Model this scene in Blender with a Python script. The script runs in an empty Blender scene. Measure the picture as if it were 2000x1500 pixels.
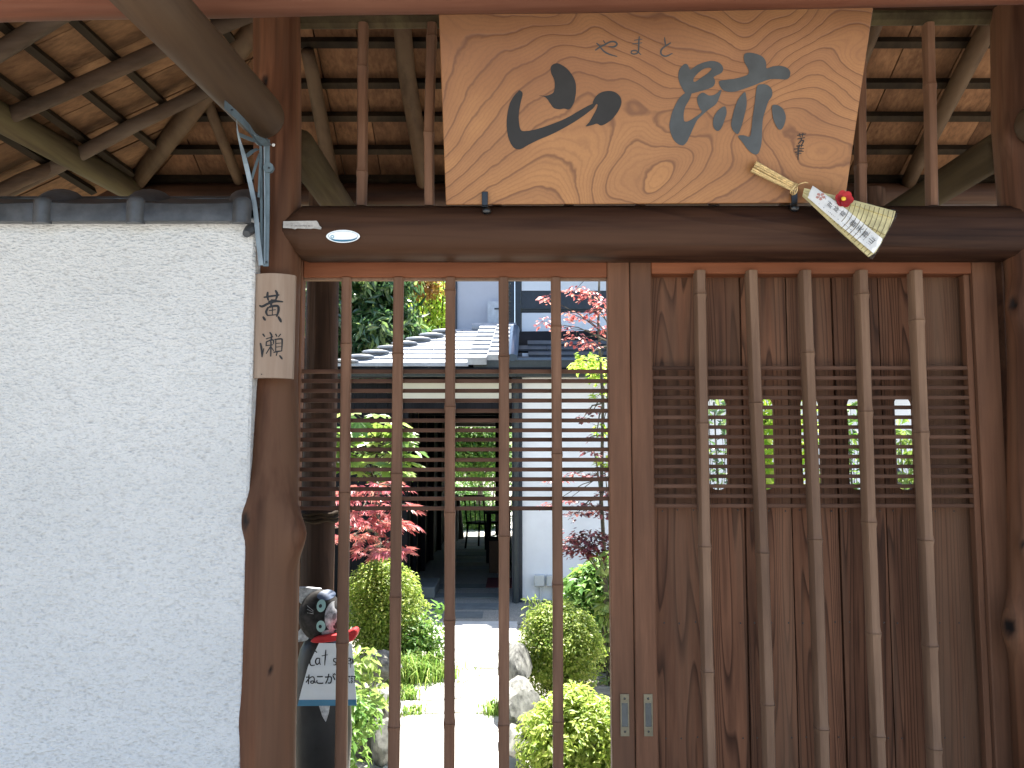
import bpy, bmesh, math, random
import numpy as np
from mathutils import Vector, Matrix, noise as mnoise
from mathutils.geometry import tessellate_polygon

# ---------------------------------------------------------------- camera, sky, sun, exposure
SC = bpy.context.scene
COL = SC.collection
FPX, PITCH, EYE = 1650.0, math.radians(5.0), Vector((0, 0, 1.5))
cam_data = bpy.data.cameras.new('camera')
cam_data.sensor_width = 36.0
cam_data.lens = FPX / 2000.0 * 36.0
cam_data.clip_start = 0.05
cam_data.clip_end = 500.0
cam = bpy.data.objects.new('camera', cam_data)
cam.location = EYE
cam.rotation_euler = (math.radians(90) + PITCH, 0, 0)
COL.objects.link(cam)
SC.camera = cam

SUN_EL, SUN_AZ = math.radians(71), math.radians(12)      # azimuth from +Y towards +X
world = bpy.data.worlds.new('World')
SC.world = world
world.use_nodes = True
wn = world.node_tree
sky = wn.nodes.new('ShaderNodeTexSky')
sky.sky_type = 'NISHITA'
sky.sun_disc = False
sky.sun_elevation = SUN_EL
sky.sun_rotation = SUN_AZ
sky.air_density = 1.0
sky.dust_density = 1.5
wn.links.new(sky.outputs[0], wn.nodes['Background'].inputs[0])
wn.nodes['Background'].inputs[1].default_value = 0.075
sun_data = bpy.data.lights.new('sun', 'SUN')
sun_data.energy = 5.0
sun_data.angle = math.radians(0.55)
sun_data.color = (1.0, 0.955, 0.88)
sun = bpy.data.objects.new('sun', sun_data)
sd = Vector((math.sin(SUN_AZ) * math.cos(SUN_EL), math.cos(SUN_AZ) * math.cos(SUN_EL), math.sin(SUN_EL)))
sun.rotation_euler = sd.to_track_quat('Z', 'Y').to_euler()
sun.location = (3, 8, 12)
COL.objects.link(sun)
SC.view_settings.view_transform = 'Standard'
SC.view_settings.look = 'None'
SC.view_settings.gamma = 1.0
SC.view_settings.use_curve_mapping = False
SC.view_settings.exposure = 2.5
SC.render.engine = 'CYCLES'
SC.cycles.use_denoising = True
SC.cycles.max_bounces = 10
SC.cycles.diffuse_bounces = 6
SC.cycles.transparent_max_bounces = 12
SC.cycles.caustics_reflective = False
SC.cycles.caustics_refractive = False
SC.cycles.sample_clamp_indirect = 8.0

# ---------------------------------------------------------------- measuring helpers
SP, CP = math.sin(PITCH), math.cos(PITCH)
def ray(u, v):
    dx, dy = (u - 1000) / FPX, (750 - v) / FPX
    return Vector((dx, CP - dy * SP, SP + dy * CP))
def P(u, v, Y):
    r = ray(u, v)
    return EYE + r * (Y / r.y)
def G(u, v, z=0.0):
    r = ray(u, v)
    return EYE + r * ((z - EYE.z) / r.z)
def PP(u, v, p0, n):
    r = ray(u, v)
    return EYE + r * ((p0 - EYE).dot(n) / r.dot(n))

rnd = random.Random(7)

# ---------------------------------------------------------------- mesh helpers
def origin(o):
    p = Vector((0, 0, 0))
    while o is not None:
        p += Vector(o.location)
        o = o.parent
    return p
def props(o, label=None, cat=None, group=None, kind=None):
    if label: o['label'] = label
    if cat: o['category'] = cat
    if group: o['group'] = group
    if kind: o['kind'] = kind
    return o
def thing(name, loc, label, cat, group=None):
    o = bpy.data.objects.new(name, None)
    o.empty_display_size = 0.1
    o.location = loc
    COL.objects.link(o)
    return props(o, label, cat, group)
class MB:
    def __init__(s):
        s.v, s.f, s.m = [], [], []
    def add(s, vs, fs, mi=0):
        b = len(s.v)
        s.v += [tuple(p) for p in vs]
        s.f += [tuple(i + b for i in f) for f in fs]
        s.m += [mi] * len(fs)
        return s
    def box(s, lo, hi, mi=0):
        x0, y0, z0 = lo; x1, y1, z1 = hi
        vs = [(x0,y0,z0),(x1,y0,z0),(x1,y1,z0),(x0,y1,z0),(x0,y0,z1),(x1,y0,z1),(x1,y1,z1),(x0,y1,z1)]
        return s.add(vs, [(0,3,2,1),(4,5,6,7),(0,1,5,4),(1,2,6,5),(2,3,7,6),(3,0,4,7)], mi)
    def obox(s, c, ax, ay, az, mi=0):
        """oriented box: centre and three half-axis vectors"""
        c = Vector(c)
        vs = [c + ax*i + ay*j + az*k for k in (-1,1) for j in (-1,1) for i in (-1,1)]
        return s.add(vs, [(0,2,3,1),(4,5,7,6),(0,1,5,4),(1,3,7,5),(3,2,6,7),(2,0,4,6)], mi)
    def tube(s, pts, rad, n=10, cap=True, flat=1.0, up=None, mi=0, wob=0.0):
        pts = [Vector(p) for p in pts]
        if not hasattr(rad, '__len__'): rad = [rad] * len(pts)
        rings, vs, fs = [], [], []
        for i, p in enumerate(pts):
            t = (pts[min(i+1, len(pts)-1)] - pts[max(i-1, 0)]).normalized()
            a = Vector(up) if up else (Vector((0,0,1)) if abs(t.z) < .9 else Vector((0,1,0)))
            b = t.cross(a).normalized(); a = b.cross(t).normalized()
            for k in range(n):
                th = 2*math.pi*k/n
                d = a*math.sin(th)*flat + b*math.cos(th)
                r = rad[i]
                if wob: r *= 1 + wob*mnoise.noise((p + d*0.05)*9.0)
                vs.append(p + d*r)
        for i in range(len(pts)-1):
            for k in range(n):
                k2 = (k+1) % n
                fs.append((i*n+k, i*n+k2, (i+1)*n+k2, (i+1)*n+k))
        if cap:
            fs.append(tuple(range(n-1, -1, -1)))
            fs.append(tuple((len(pts)-1)*n + k for k in range(n)))
        return s.add(vs, fs, mi)
    def sphere(s, c, r, n=12, m=8, mi=0, fn=None):
        c = Vector(c)
        r = Vector((r,r,r)) if not hasattr(r, '__len__') else Vector(r)
        vs, fs = [], []
        for j in range(m+1):
            ph = math.pi*j/m
            for i in range(n):
                th = 2*math.pi*i/n
                d = Vector((math.sin(ph)*math.cos(th), math.sin(ph)*math.sin(th), math.cos(ph)))
                k = fn(d) if fn else 1
                vs.append(c + Vector((d.x*r.x, d.y*r.y, d.z*r.z))*k)
        for j in range(m):
            for i in range(n):
                i2 = (i+1) % n
                fs.append((j*n+i, (j+1)*n+i, (j+1)*n+i2, j*n+i2))
        return s.add(vs, fs, mi)
    def prism(s, loops, off, mi=0):
        """loops: list of 3-D loops in one plane (first outer, rest holes); off: extrusion vector"""
        off = Vector(off)
        L = [[Vector(p) for p in l] for l in loops]
        flat = [p for l in L for p in l]
        tr = tessellate_polygon(L)
        n = len(flat)
        vs = flat + [p + off for p in flat]
        fs = [tuple(t) for t in tr] + [tuple(i+n for i in reversed(t)) for t in tr]
        b = 0
        for l in L:
            k = len(l)
            for i in range(k):
                j = (i+1) % k
                fs.append((b+i, b+j, b+j+n, b+i+n))
            b += k
        return s.add(vs, fs, mi)
    def build(s, name, mat, parent=None, smooth=False, bevel=0.0, loc=None, kind=None, label=None, cat=None, group=None, autosm=None):
        org = origin(parent) if parent else Vector((0,0,0))
        if loc is not None:
            shift = Vector(loc)
        else:
            shift = org
        me = bpy.data.meshes.new(name)
        me.from_pydata([(p[0]-shift.x, p[1]-shift.y, p[2]-shift.z) for p in s.v], [], s.f)
        mats = mat if isinstance(mat, (list, tuple)) else [mat]
        for m in mats: me.materials.append(m)
        if len(mats) > 1:
            me.polygons.foreach_set('material_index', s.m)
        bm = bmesh.new(); bm.from_mesh(me)
        bmesh.ops.recalc_face_normals(bm, faces=bm.faces)
        if bevel:
            es = [e for e in bm.edges if len(e.link_faces) == 2 and e.calc_face_angle(0) > 0.6]
            bmesh.ops.bevel(bm, geom=es, offset=bevel, segments=1, affect='EDGES', profile=0.5)
        bm.to_mesh(me); bm.free()
        if smooth:
            me.polygons.foreach_set('use_smooth', [True]*len(me.polygons))
        elif autosm:
            me.polygons.foreach_set('use_smooth', [True]*len(me.polygons))
            me.set_sharp_from_angle(angle=math.radians(autosm))
        me.update()
        o = bpy.data.objects.new(name, me)
        COL.objects.link(o)
        if parent: o.parent = parent
        o.location = (shift - org) if loc is not None else (0,0,0)
        return props(o, label, cat, group, kind)
def copy_part(o, world_loc, parent=None, rot=None):
    c = o.copy()
    COL.objects.link(c)
    parent = parent or o.parent
    c.parent = parent
    c.location = Vector(world_loc) - origin(parent)
    if rot: c.rotation_euler = rot
    return c
def catmull(pts, k=4, closed=True):
    out, n = [], len(pts)
    pts = [Vector(p) for p in pts]
    rng = range(n if closed else n-1)
    for i in rng:
        if closed: p0, p1, p2, p3 = pts[i-1], pts[i], pts[(i+1)%n], pts[(i+2)%n]
        else: p0, p1, p2, p3 = pts[max(i-1,0)], pts[i], pts[i+1], pts[min(i+2,n-1)]
        for j in range(k):
            t = j/k
            out.append(0.5*((2*p1)+(p2-p0)*t+(2*p0-5*p1+4*p2-p3)*t*t+(3*p1-p0-3*p2+p3)*t**3))
    if not closed: out.append(pts[-1])
    return out
def ribbon(pts, w, k=5):
    """2-D stroke outline: pts list of (x,y) with width list or number -> closed outline"""
    ws = w if hasattr(w, '__len__') else [w*.75] + [w]*(len(pts)-2) + [w*.6]
    q = catmull([(p[0], p[1], ws[i]) for i, p in enumerate(pts)], k, False)
    L, R = [], []
    for i, p in enumerate(q):
        a, b = q[max(i-1,0)], q[min(i+1,len(q)-1)]
        t = Vector((b.x-a.x, b.y-a.y)); t.normalize()
        nn = Vector((-t.y, t.x))*(p.z/2)
        L.append((p.x+nn.x, p.y+nn.y)); R.append((p.x-nn.x, p.y-nn.y))
        if i == 0: s0 = (p.x-t.x*p.z*.4, p.y-t.y*p.z*.4)
        if i == len(q)-1: s1 = (p.x+t.x*p.z*.4, p.y+t.y*p.z*.4)
    return L, R, s0, s1

# ---------------------------------------------------------------- materials
def newmat(name):
    m = bpy.data.materials.new(name)
    m.use_nodes = True
    nt = m.node_tree
    return m, nt, nt.nodes['Principled BSDF']
def N(nt, t, **kw):
    n = nt.nodes.new(t)
    for k, v in kw.items():
        if k.startswith('i_'):
            key = k[2:]
            n.inputs[int(key) if key.isdigit() else key.replace('_', ' ')].default_value = v
        else: setattr(n, k, v)
    return n
def math_(nt, op, a, b=None, clamp=False):
    n = N(nt, 'ShaderNodeMath', operation=op); n.use_clamp = clamp
    for i, x in enumerate((a, b)):
        if x is None: continue
        if isinstance(x, (int, float)): n.inputs[i].default_value = x
        else: nt.links.new(x, n.inputs[i])
    return n.outputs[0]
def mixc(nt, fac, a, b, mode='MIX'):
    n = N(nt, 'ShaderNodeMix', data_type='RGBA', blend_type=mode)
    for s, x in ((0, fac), (6, a), (7, b)):
        if isinstance(x, (int, float)): n.inputs[s].default_value = x
        elif isinstance(x, (tuple, list)): n.inputs[s].default_value = (*x[:3], 1)
        else: nt.links.new(x, n.inputs[s])
    return n.outputs[2]
def ramp(nt, fac, stops):
    n = N(nt, 'ShaderNodeValToRGB')
    e = n.color_ramp.elements
    while len(e) < len(stops): e.new(0.5)
    for i, (p, c) in enumerate(stops):
        e[i].position = p
        e[i].color = (*c, 1) if hasattr(c, '__len__') else (c, c, c, 1)
    nt.links.new(fac, n.inputs[0])
    return n.outputs[0]
def coords(nt, scale=(1,1,1), rand=True, rot=(0,0,0)):
    tc = N(nt, 'ShaderNodeTexCoord')
    out = tc.outputs['Object']
    if rand:
        oi = N(nt, 'ShaderNodeObjectInfo')
        vm = N(nt, 'ShaderNodeVectorMath', operation='SCALE'); vm.inputs[0].default_value = (17.3, 9.1, 31.7)
        nt.links.new(oi.outputs['Random'], vm.inputs['Scale'])
        va = N(nt, 'ShaderNodeVectorMath', operation='ADD')
        nt.links.new(out, va.inputs[0]); nt.links.new(vm.outputs[0], va.inputs[1])
        out = va.outputs[0]
    mp = N(nt, 'ShaderNodeMapping'); mp.inputs['Scale'].default_value = scale
    mp.inputs['Rotation'].default_value = rot
    nt.links.new(out, mp.inputs[0])
    return mp.outputs[0]
def noise(nt, vec, scale, detail=4, rough=0.6, dist=0.0):
    n = N(nt, 'ShaderNodeTexNoise')
    n.inputs['Scale'].default_value = scale; n.inputs['Detail'].default_value = detail
    n.inputs['Roughness'].default_value = rough; n.inputs['Distortion'].default_value = dist
    nt.links.new(vec, n.inputs['Vector'])
    return n.outputs[0]
def bump(nt, b, h, strength=0.4, dist=0.002):
    n = N(nt, 'ShaderNodeBump'); n.inputs['Strength'].default_value = strength; n.inputs['Distance'].default_value = dist
    nt.links.new(h, n.inputs['Height']); nt.links.new(n.outputs[0], b.inputs['Normal'])
AX = {'X': (0.06, 1, 1), 'Y': (1, 0.06, 1), 'Z': (1, 1, 0.06)}
def wood(name, dark, light, axis='Z', fib=60, stain=2.0, stainc=None, rough=0.72, bmp=0.5, figure=0.0, lines=22.0,
         knotattr=False, var=0.25, spec=0.12, weather=None, randc=True, warm=True, fscale=6.0, fstretch=0.09):
    """fibrous timber: fine streaks along the axis, broad blotches, optional cathedral figure"""
    if warm:
        W_ = lambda c: (c[0]*1.06, c[1]*.92, c[2]*.80)
        dark, light = W_(dark), W_(light)
        stainc = W_(stainc) if stainc else None
        weather = W_(weather) if weather else None
    m, nt, b = newmat(name)
    a = AX[axis]
    v = coords(nt, a)
    f1 = noise(nt, v, fib, 5, 0.65)
    f2 = noise(nt, v, fib*0.18, 4, 0.6, 0.4)
    fine = math_(nt, 'ADD', math_(nt, 'MULTIPLY', f1, 0.55), math_(nt, 'MULTIPLY', f2, 0.45))
    col = ramp(nt, fine, [(0.33, dark), (0.66, light)])
    h = fine
    if figure:
        vb = coords(nt, tuple(1.0 if x == 1 else fstretch for x in a))
        base = noise(nt, vb, fscale, 2, 0.45, 0.3)
        wv = math_(nt, 'FRACT', math_(nt, 'MULTIPLY', base, lines))
        line = ramp(nt, wv, [(0.0, 0.0), (0.55, 0.1), (0.9, 1.0), (1.0, 0.0)])
        col = mixc(nt, math_(nt, 'MULTIPLY', line, figure), col, tuple(c*0.45 for c in dark))
        h = math_(nt, 'SUBTRACT', fine, math_(nt, 'MULTIPLY', line, -0.5))
    v2 = coords(nt, tuple(1.0 if x == 1 else 0.3 for x in a))
    st = noise(nt, v2, stain, 4, 0.6)
    sc = stainc or tuple(c*0.5 for c in dark)
    col = mixc(nt, ramp(nt, st, [(0.42, 0.0), (0.68, 0.8)]), col, sc)
    if weather:
        col = mixc(nt, ramp(nt, noise(nt, coords(nt, a), 5.0, 5, 0.7), [(0.45, 0.0), (0.62, 0.75)]), col, weather)
    if randc:
        oi = N(nt, 'ShaderNodeObjectInfo')
        k = math_(nt, 'ADD', math_(nt, 'MULTIPLY', oi.outputs['Random'], var), 1 - var/2)
        hs = N(nt, 'ShaderNodeHueSaturation')
        nt.links.new(k, hs.inputs['Value']); nt.links.new(col, hs.inputs['Color'])
        col = hs.outputs[0]
    if knotattr:
        at = N(nt, 'ShaderNodeAttribute', attribute_name='knot')
        col = mixc(nt, at.outputs['Fac'], col, (0.012, 0.009, 0.008))
    nt.links.new(col, b.inputs['Base Color'])
    b.inputs['Roughness'].default_value = rough
    b.inputs['Specular IOR Level'].default_value = spec
    bump(nt, b, h, bmp, 0.0015)
    return m
def plain(name, col, rough=0.6, metal=0.0, nz=0.12, nscale=20, bmp=0.0, bscale=80, spec=0.4, coat=0):
    m, nt, b = newmat(name)
    v = coords(nt)
    n = noise(nt, v, nscale, 5, 0.65)
    c = mixc(nt, ramp(nt, n, [(0.3, 0.0), (0.7, 1.0)]), tuple(x*(1-nz*1.6) for x in col), tuple(min(1, x*(1+nz)) for x in col))
    nt.links.new(c, b.inputs['Base Color'])
    b.inputs['Roughness'].default_value = rough; b.inputs['Metallic'].default_value = metal
    b.inputs['Specular IOR Level'].default_value = spec
    if bmp: bump(nt, b, noise(nt, v, bscale, 4, 0.6), bmp, 0.003)
    return m
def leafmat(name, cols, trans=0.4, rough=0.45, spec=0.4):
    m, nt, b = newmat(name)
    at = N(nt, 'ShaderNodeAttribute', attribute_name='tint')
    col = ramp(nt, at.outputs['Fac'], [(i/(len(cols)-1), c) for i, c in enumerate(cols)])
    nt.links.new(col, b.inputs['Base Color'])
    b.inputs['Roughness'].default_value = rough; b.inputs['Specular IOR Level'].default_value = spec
    tr = N(nt, 'ShaderNodeBsdfTranslucent')
    lc = mixc(nt, 0.55, col, (0.9, 1.0, 0.35), 'MULTIPLY')
    gm = N(nt, 'ShaderNodeGamma'); gm.inputs[1].default_value = 0.8
    nt.links.new(lc, gm.inputs[0]); nt.links.new(gm.outputs[0], tr.inputs[0])
    mx = N(nt, 'ShaderNodeMixShader'); mx.inputs[0].default_value = trans
    nt.links.new(b.outputs[0], mx.inputs[1]); nt.links.new(tr.outputs[0], mx.inputs[2])
    nt.links.new(mx.outputs[0], nt.nodes['Material Output'].inputs[0])
    return m

M = {}
M['post'] = wood('post_wood', (0.050, 0.020, 0.011), (0.185, 0.088, 0.050), 'Z', 38, 3.2, (0.030, 0.017, 0.012), knotattr=True, rough=0.6, bmp=0.5, figure=0.5, lines=8, fscale=9.0, fstretch=0.05, weather=(0.135, 0.080, 0.052))
M['lintel'] = wood('lintel_wood', (0.022, 0.010, 0.007), (0.068, 0.034, 0.022), 'X', 40, 2.6, (0.016, 0.009, 0.007), rough=0.55, bmp=0.7, figure=0.6, lines=9, weather=(0.075, 0.042, 0.026))
M['beam'] = wood('beam_wood', (0.085, 0.030, 0.018), (0.19, 0.08, 0.05), 'X', 45, 2.5, (0.045, 0.018, 0.012), rough=0.6, weather=(0.17, 0.09, 0.065))
M['pole'] = wood('pole_wood', (0.034, 0.021, 0.013), (0.085, 0.056, 0.034), 'Y', 34, 3.0, (0.02, 0.013, 0.008), rough=0.6, bmp=0.4, weather=(0.085, 0.062, 0.042))
M['polex'] = wood('pole_wood_across', (0.03, 0.021, 0.015), (0.09, 0.064, 0.047), 'X', 34, 4.0, (0.018, 0.014, 0.01), rough=0.65, bmp=0.4, weather=(0.10, 0.082, 0.068))
M['mossy'] = wood('mossy_wood', (0.032, 0.024, 0.014), (0.078, 0.060, 0.034), 'Y', 40, 4.0, (0.03, 0.026, 0.014), rough=0.75, weather=(0.085, 0.078, 0.042))
M['batten'] = wood('batten_wood', (0.012, 0.009, 0.006), (0.036, 0.027, 0.017), 'Y', 40, 5.0, rough=0.8)
M['roofboardY'] = wood('roof_board_wood', (0.080, 0.036, 0.017), (0.245, 0.125, 0.062), 'Y', 70, 4.0, (0.06, 0.026, 0.012), rough=0.75, bmp=0.7, var=0.45, figure=0.12, lines=16, warm=False)
M['roofboardX'] = wood('roof_board_wood_across', (0.080, 0.039, 0.019), (0.245, 0.132, 0.066), 'X', 50, 4.0, (0.06, 0.028, 0.013), rough=0.75, bmp=0.7, var=0.45, figure=0.10, lines=12, warm=False)
M['doorframe'] = wood('door_frame_wood', (0.095, 0.048, 0.030), (0.19, 0.105, 0.068), 'Z', 60, 3.0, (0.075, 0.046, 0.033), rough=0.6, var=0.1, bmp=0.4)
M['doorrail'] = wood('door_rail_wood', (0.15, 0.055, 0.027), (0.27, 0.112, 0.06), 'X', 70, 3.0, (0.15, 0.066, 0.04), rough=0.55, var=0.1, bmp=0.3)
M['plank'] = wood('cedar_plank', (0.068, 0.031, 0.019), (0.20, 0.103, 0.063), 'Z', 60, 2.5, (0.045, 0.028, 0.02), rough=0.6, bmp=0.8, figure=0.9, lines=30, fscale=8.0, fstretch=0.045, var=0.4, weather=(0.145, 0.094, 0.065))
M['slat'] = wood('slat_wood', (0.06, 0.032, 0.022), (0.12, 0.072, 0.052), 'X', 60, 5.0, rough=0.6, var=0.25)
M['bamboo'] = wood('weathered_bamboo', (0.11, 0.06, 0.04), (0.21, 0.13, 0.09), 'Z', 70, 6.0, (0.08, 0.05, 0.036), rough=0.5, bmp=0.35, var=0.18)
M['palebamboo'] = wood('pale_weathered_bamboo', (0.13, 0.083, 0.058), (0.25, 0.175, 0.125), 'Z', 70, 5.0, (0.10, 0.066, 0.05), rough=0.45, bmp=0.35, var=0.18)
M['darkpost'] = wood('dark_rear_post', (0.035, 0.021, 0.015), (0.13, 0.08, 0.058), 'Z', 60, 3.0, (0.015, 0.011, 0.01), rough=0.75, bmp=1.0, figure=0.5, lines=14)
M['plate'] = wood('name_plate_wood', (0.26, 0.19, 0.14), (0.44, 0.355, 0.275), 'Z', 90, 4.0, (0.25, 0.17, 0.12), rough=0.6, bmp=0.4, var=0, warm=False)
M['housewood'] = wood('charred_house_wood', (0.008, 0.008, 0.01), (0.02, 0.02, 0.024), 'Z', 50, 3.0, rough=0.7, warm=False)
M['ink'] = plain('black_ink', (0.012, 0.012, 0.013), 0.6, nz=0.2)
M['slatepaint'] = plain('slate_paint', (0.042, 0.048, 0.052), 0.55, nz=0.22, nscale=9)
M['slatepaint2'] = plain('worn_slate_paint', (0.055, 0.064, 0.07), 0.6, nz=0.2, nscale=14)
M['blackmetal'] = plain('black_metal', (0.008, 0.008, 0.008), 0.3, 0.0, spec=0.6)
M['bluesteel'] = plain('blue_grey_painted_steel', (0.115, 0.155, 0.175), 0.45, 0.1, nz=0.25, nscale=14, bmp=0.2)
M['bluesteel_light'] = plain('pale_blue_grey_paint', (0.2, 0.25, 0.285), 0.45, 0.0, nz=0.2, nscale=14)
M['brass'] = plain('dull_brass', (0.15, 0.135, 0.095), 0.4, 0.6, nz=0.2)
M['steel'] = plain('dull_steel', (0.05, 0.06, 0.065), 0.25, 0.5, nz=0.2)
M['tile'] = plain('grey_cap_tile', (0.062, 0.064, 0.066), 0.38, 0.0, nz=0.35, nscale=14, bmp=0.25, spec=0.5)
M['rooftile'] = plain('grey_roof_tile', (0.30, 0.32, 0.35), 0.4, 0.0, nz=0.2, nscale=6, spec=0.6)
M['shadetile'] = plain('dark_shaded_roof_tile', (0.05, 0.06, 0.075), 0.4, 0.0, nz=0.25, nscale=6, spec=0.5)  # dark shingle, with the slope's shade put into its colour
M['paper'] = plain('white_paper', (0.88, 0.88, 0.86), 0.6, nz=0.05)
M['oldpaper'] = plain('grey_worn_paper', (0.42, 0.40, 0.37), 0.7, nz=0.25, nscale=60)
M['glosswhite'] = plain('gloss_white', (0.9, 0.92, 0.92), 0.2, nz=0.02)
M['bluepr'] = plain('blue_print', (0.08, 0.32, 0.45), 0.4, nz=0.05)
M['red'] = plain('red_cloth', (0.40, 0.012, 0.015), 0.6, nz=0.2)
M['yellow'] = plain('yellow_paint', (0.8, 0.5, 0.05), 0.6)
M['straw'] = plain('straw', (0.62, 0.45, 0.21), 0.55, nz=0.3, nscale=80)
M['leafhusk'] = plain('dried_bamboo_leaf', (0.78, 0.69, 0.36), 0.5, nz=0.2, nscale=25)
M['cord'] = plain('dark_twine', (0.22, 0.17, 0.08), 0.7)
M['bluewall'] = plain('pale_plaster', (0.84, 0.85, 0.86), 0.85, nz=0.05, nscale=3, bmp=0.15, bscale=60)
M['creamwall'] = plain('cream_plaster', (0.60, 0.58, 0.50), 0.85, nz=0.05, nscale=3)
M['navyframe'] = plain('dark_navy_frame', (0.022, 0.03, 0.045), 0.4, nz=0.15)
M['darkgreymetal'] = plain('dark_fascia', (0.035, 0.042, 0.042), 0.5, nz=0.15)
M['bluepipe'] = plain('blue_grey_downpipe', (0.06, 0.09, 0.14), 0.35, nz=0.1)
M['ebox'] = plain('ivory_plastic', (0.6, 0.6, 0.56), 0.5, nz=0.03)
M['soil'] = plain('dark_soil', (0.20, 0.18, 0.145), 0.95, nz=0.4, nscale=14, bmp=0.8, bscale=40)
M['forecourt'] = plain('pale_stone_forecourt', (0.27, 0.26, 0.245), 0.85, nz=0.15, nscale=8, bmp=0.3)
M['flag'] = plain('pale_flagstone', (0.50, 0.49, 0.46), 0.85, nz=0.12, nscale=7, bmp=0.5, bscale=30)
M['slabgrey'] = plain('dark_paving_slab', (0.15, 0.16, 0.155), 0.7, nz=0.15, nscale=9)
M['aggregate'] = plain('exposed_aggregate', (0.30, 0.28, 0.24), 0.8, nz=0.5, nscale=90, bmp=0.5)
M['rock'] = plain('grey_rock', (0.17, 0.17, 0.155), 0.9, nz=0.6, nscale=11, bmp=1.0, bscale=22)
M['catdark'] = plain('dark_grey_painted_wood', (0.028, 0.026, 0.025), 0.8, nz=0.6, nscale=25, spec=.15)
M['catwhite'] = plain('whitewashed_wood', (0.42, 0.43, 0.44), 0.75, nz=0.45, nscale=45, spec=.2)
M['catblack'] = plain('black_painted_wood', (0.012, 0.013, 0.014), 0.4, nz=0.5, nscale=8)
M['eye'] = plain('pale_turquoise_paint', (0.30, 0.48, 0.45), 0.3, nz=0.05)
M['doormat'] = plain('dark_red_mat', (0.13, 0.03, 0.03), 0.95, nz=0.3)
M['bark'] = plain('grey_bark', (0.10, 0.09, 0.065), 0.9, nz=0.4, nscale=25, bmp=0.6)
M['placard'] = plain('laminated_white_card', (0.66, 0.70, 0.72), 0.2, nz=0.02, spec=0.5)
M['cyanprint'] = plain('teal_print_band', (0.06, 0.20, 0.32), 0.25, nz=0.03)

# rough sprayed plaster
m, nt, b = newmat('rough_white_plaster')
v = coords(nt, (0.85, 1, 1.45), rand=False)
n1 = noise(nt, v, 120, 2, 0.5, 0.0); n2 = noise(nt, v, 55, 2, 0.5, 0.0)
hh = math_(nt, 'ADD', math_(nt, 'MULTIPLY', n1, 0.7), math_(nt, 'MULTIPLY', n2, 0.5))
pit_shade = ramp(nt, hh, [(0.36, 1.0), (0.60, 0.0)])
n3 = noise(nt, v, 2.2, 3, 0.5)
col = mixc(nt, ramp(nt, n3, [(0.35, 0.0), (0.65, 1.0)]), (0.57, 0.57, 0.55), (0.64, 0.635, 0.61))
col = mixc(nt, math_(nt, 'MULTIPLY', pit_shade, 0.42), col, (0.27, 0.26, 0.24))  # shade of the relief painted into the hollows
nt.links.new(col, b.inputs['Base Color'])
b.inputs['Roughness'].default_value = 0.9
bump(nt, b, hh, 1.0, 0.010)
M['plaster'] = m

# figured elm board: contour lines of a slow field
m, nt, b = newmat('figured_elm_board')
v = coords(nt, (1.0, 1.0, 1.25), rand=False)
warp = noise(nt, v, 1.15, 2.0, 0.35, 0.9)
warp2 = noise(nt, v, 9.0, 3, 0.6, 0.5)
fld = math_(nt, 'ADD', math_(nt, 'MULTIPLY', warp, 3.2), math_(nt, 'MULTIPLY', warp2, 0.06))
sx = N(nt, 'ShaderNodeSeparateXYZ'); nt.links.new(v, sx.inputs[0])
fld = math_(nt, 'ADD', fld, math_(nt, 'MULTIPLY', sx.outputs[2], 2.1))
w1 = math_(nt, 'FRACT', math_(nt, 'MULTIPLY', fld, 9.5))
w2 = math_(nt, 'FRACT', math_(nt, 'MULTIPLY', fld, 47.5))
w1n = math_(nt, 'FRACT', math_(nt, 'MULTIPLY', fld, 2.375))
line1 = ramp(nt, w1, [(0.0, 0.9), (0.06, 0.10), (0.5, 0.0), (0.88, 0.2), (0.97, 1.0)])
line2 = ramp(nt, w2, [(0.0, 0.8), (0.3, 0.0), (0.8, 0.1), (1.0, 0.8)])
fibre = noise(nt, coords(nt, (1, 1, 1), rand=False), 160, 4, 0.7)
lt = noise(nt, v, 2.6, 3, 0.5)
bc = mixc(nt, ramp(nt, lt, [(0.35, 0.0), (0.65, 1.0)]), (0.245, 0.098, 0.032), (0.41, 0.192, 0.068))
bc = mixc(nt, math_(nt, 'MULTIPLY', w1n, 0.42), bc, (0.245, 0.105, 0.045))
bc = mixc(nt, math_(nt, 'MULTIPLY', line2, 0.48), bc, (0.20, 0.085, 0.035))
bc = mixc(nt, math_(nt, 'MULTIPLY', line1, 0.7), bc, (0.115, 0.042, 0.017))
bc = mixc(nt, ramp(nt, fibre, [(0.4, 0.14), (0.6, 0.0)]), bc, (0.15, 0.06, 0.025))
nt.links.new(bc, b.inputs['Base Color'])
b.inputs['Roughness'].default_value = 0.42; b.inputs['Specular IOR Level'].default_value = 0.35
bump(nt, b, math_(nt, 'SUBTRACT', 1.0, line1), 0.25, 0.0015)
M['elm'] = m

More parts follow.
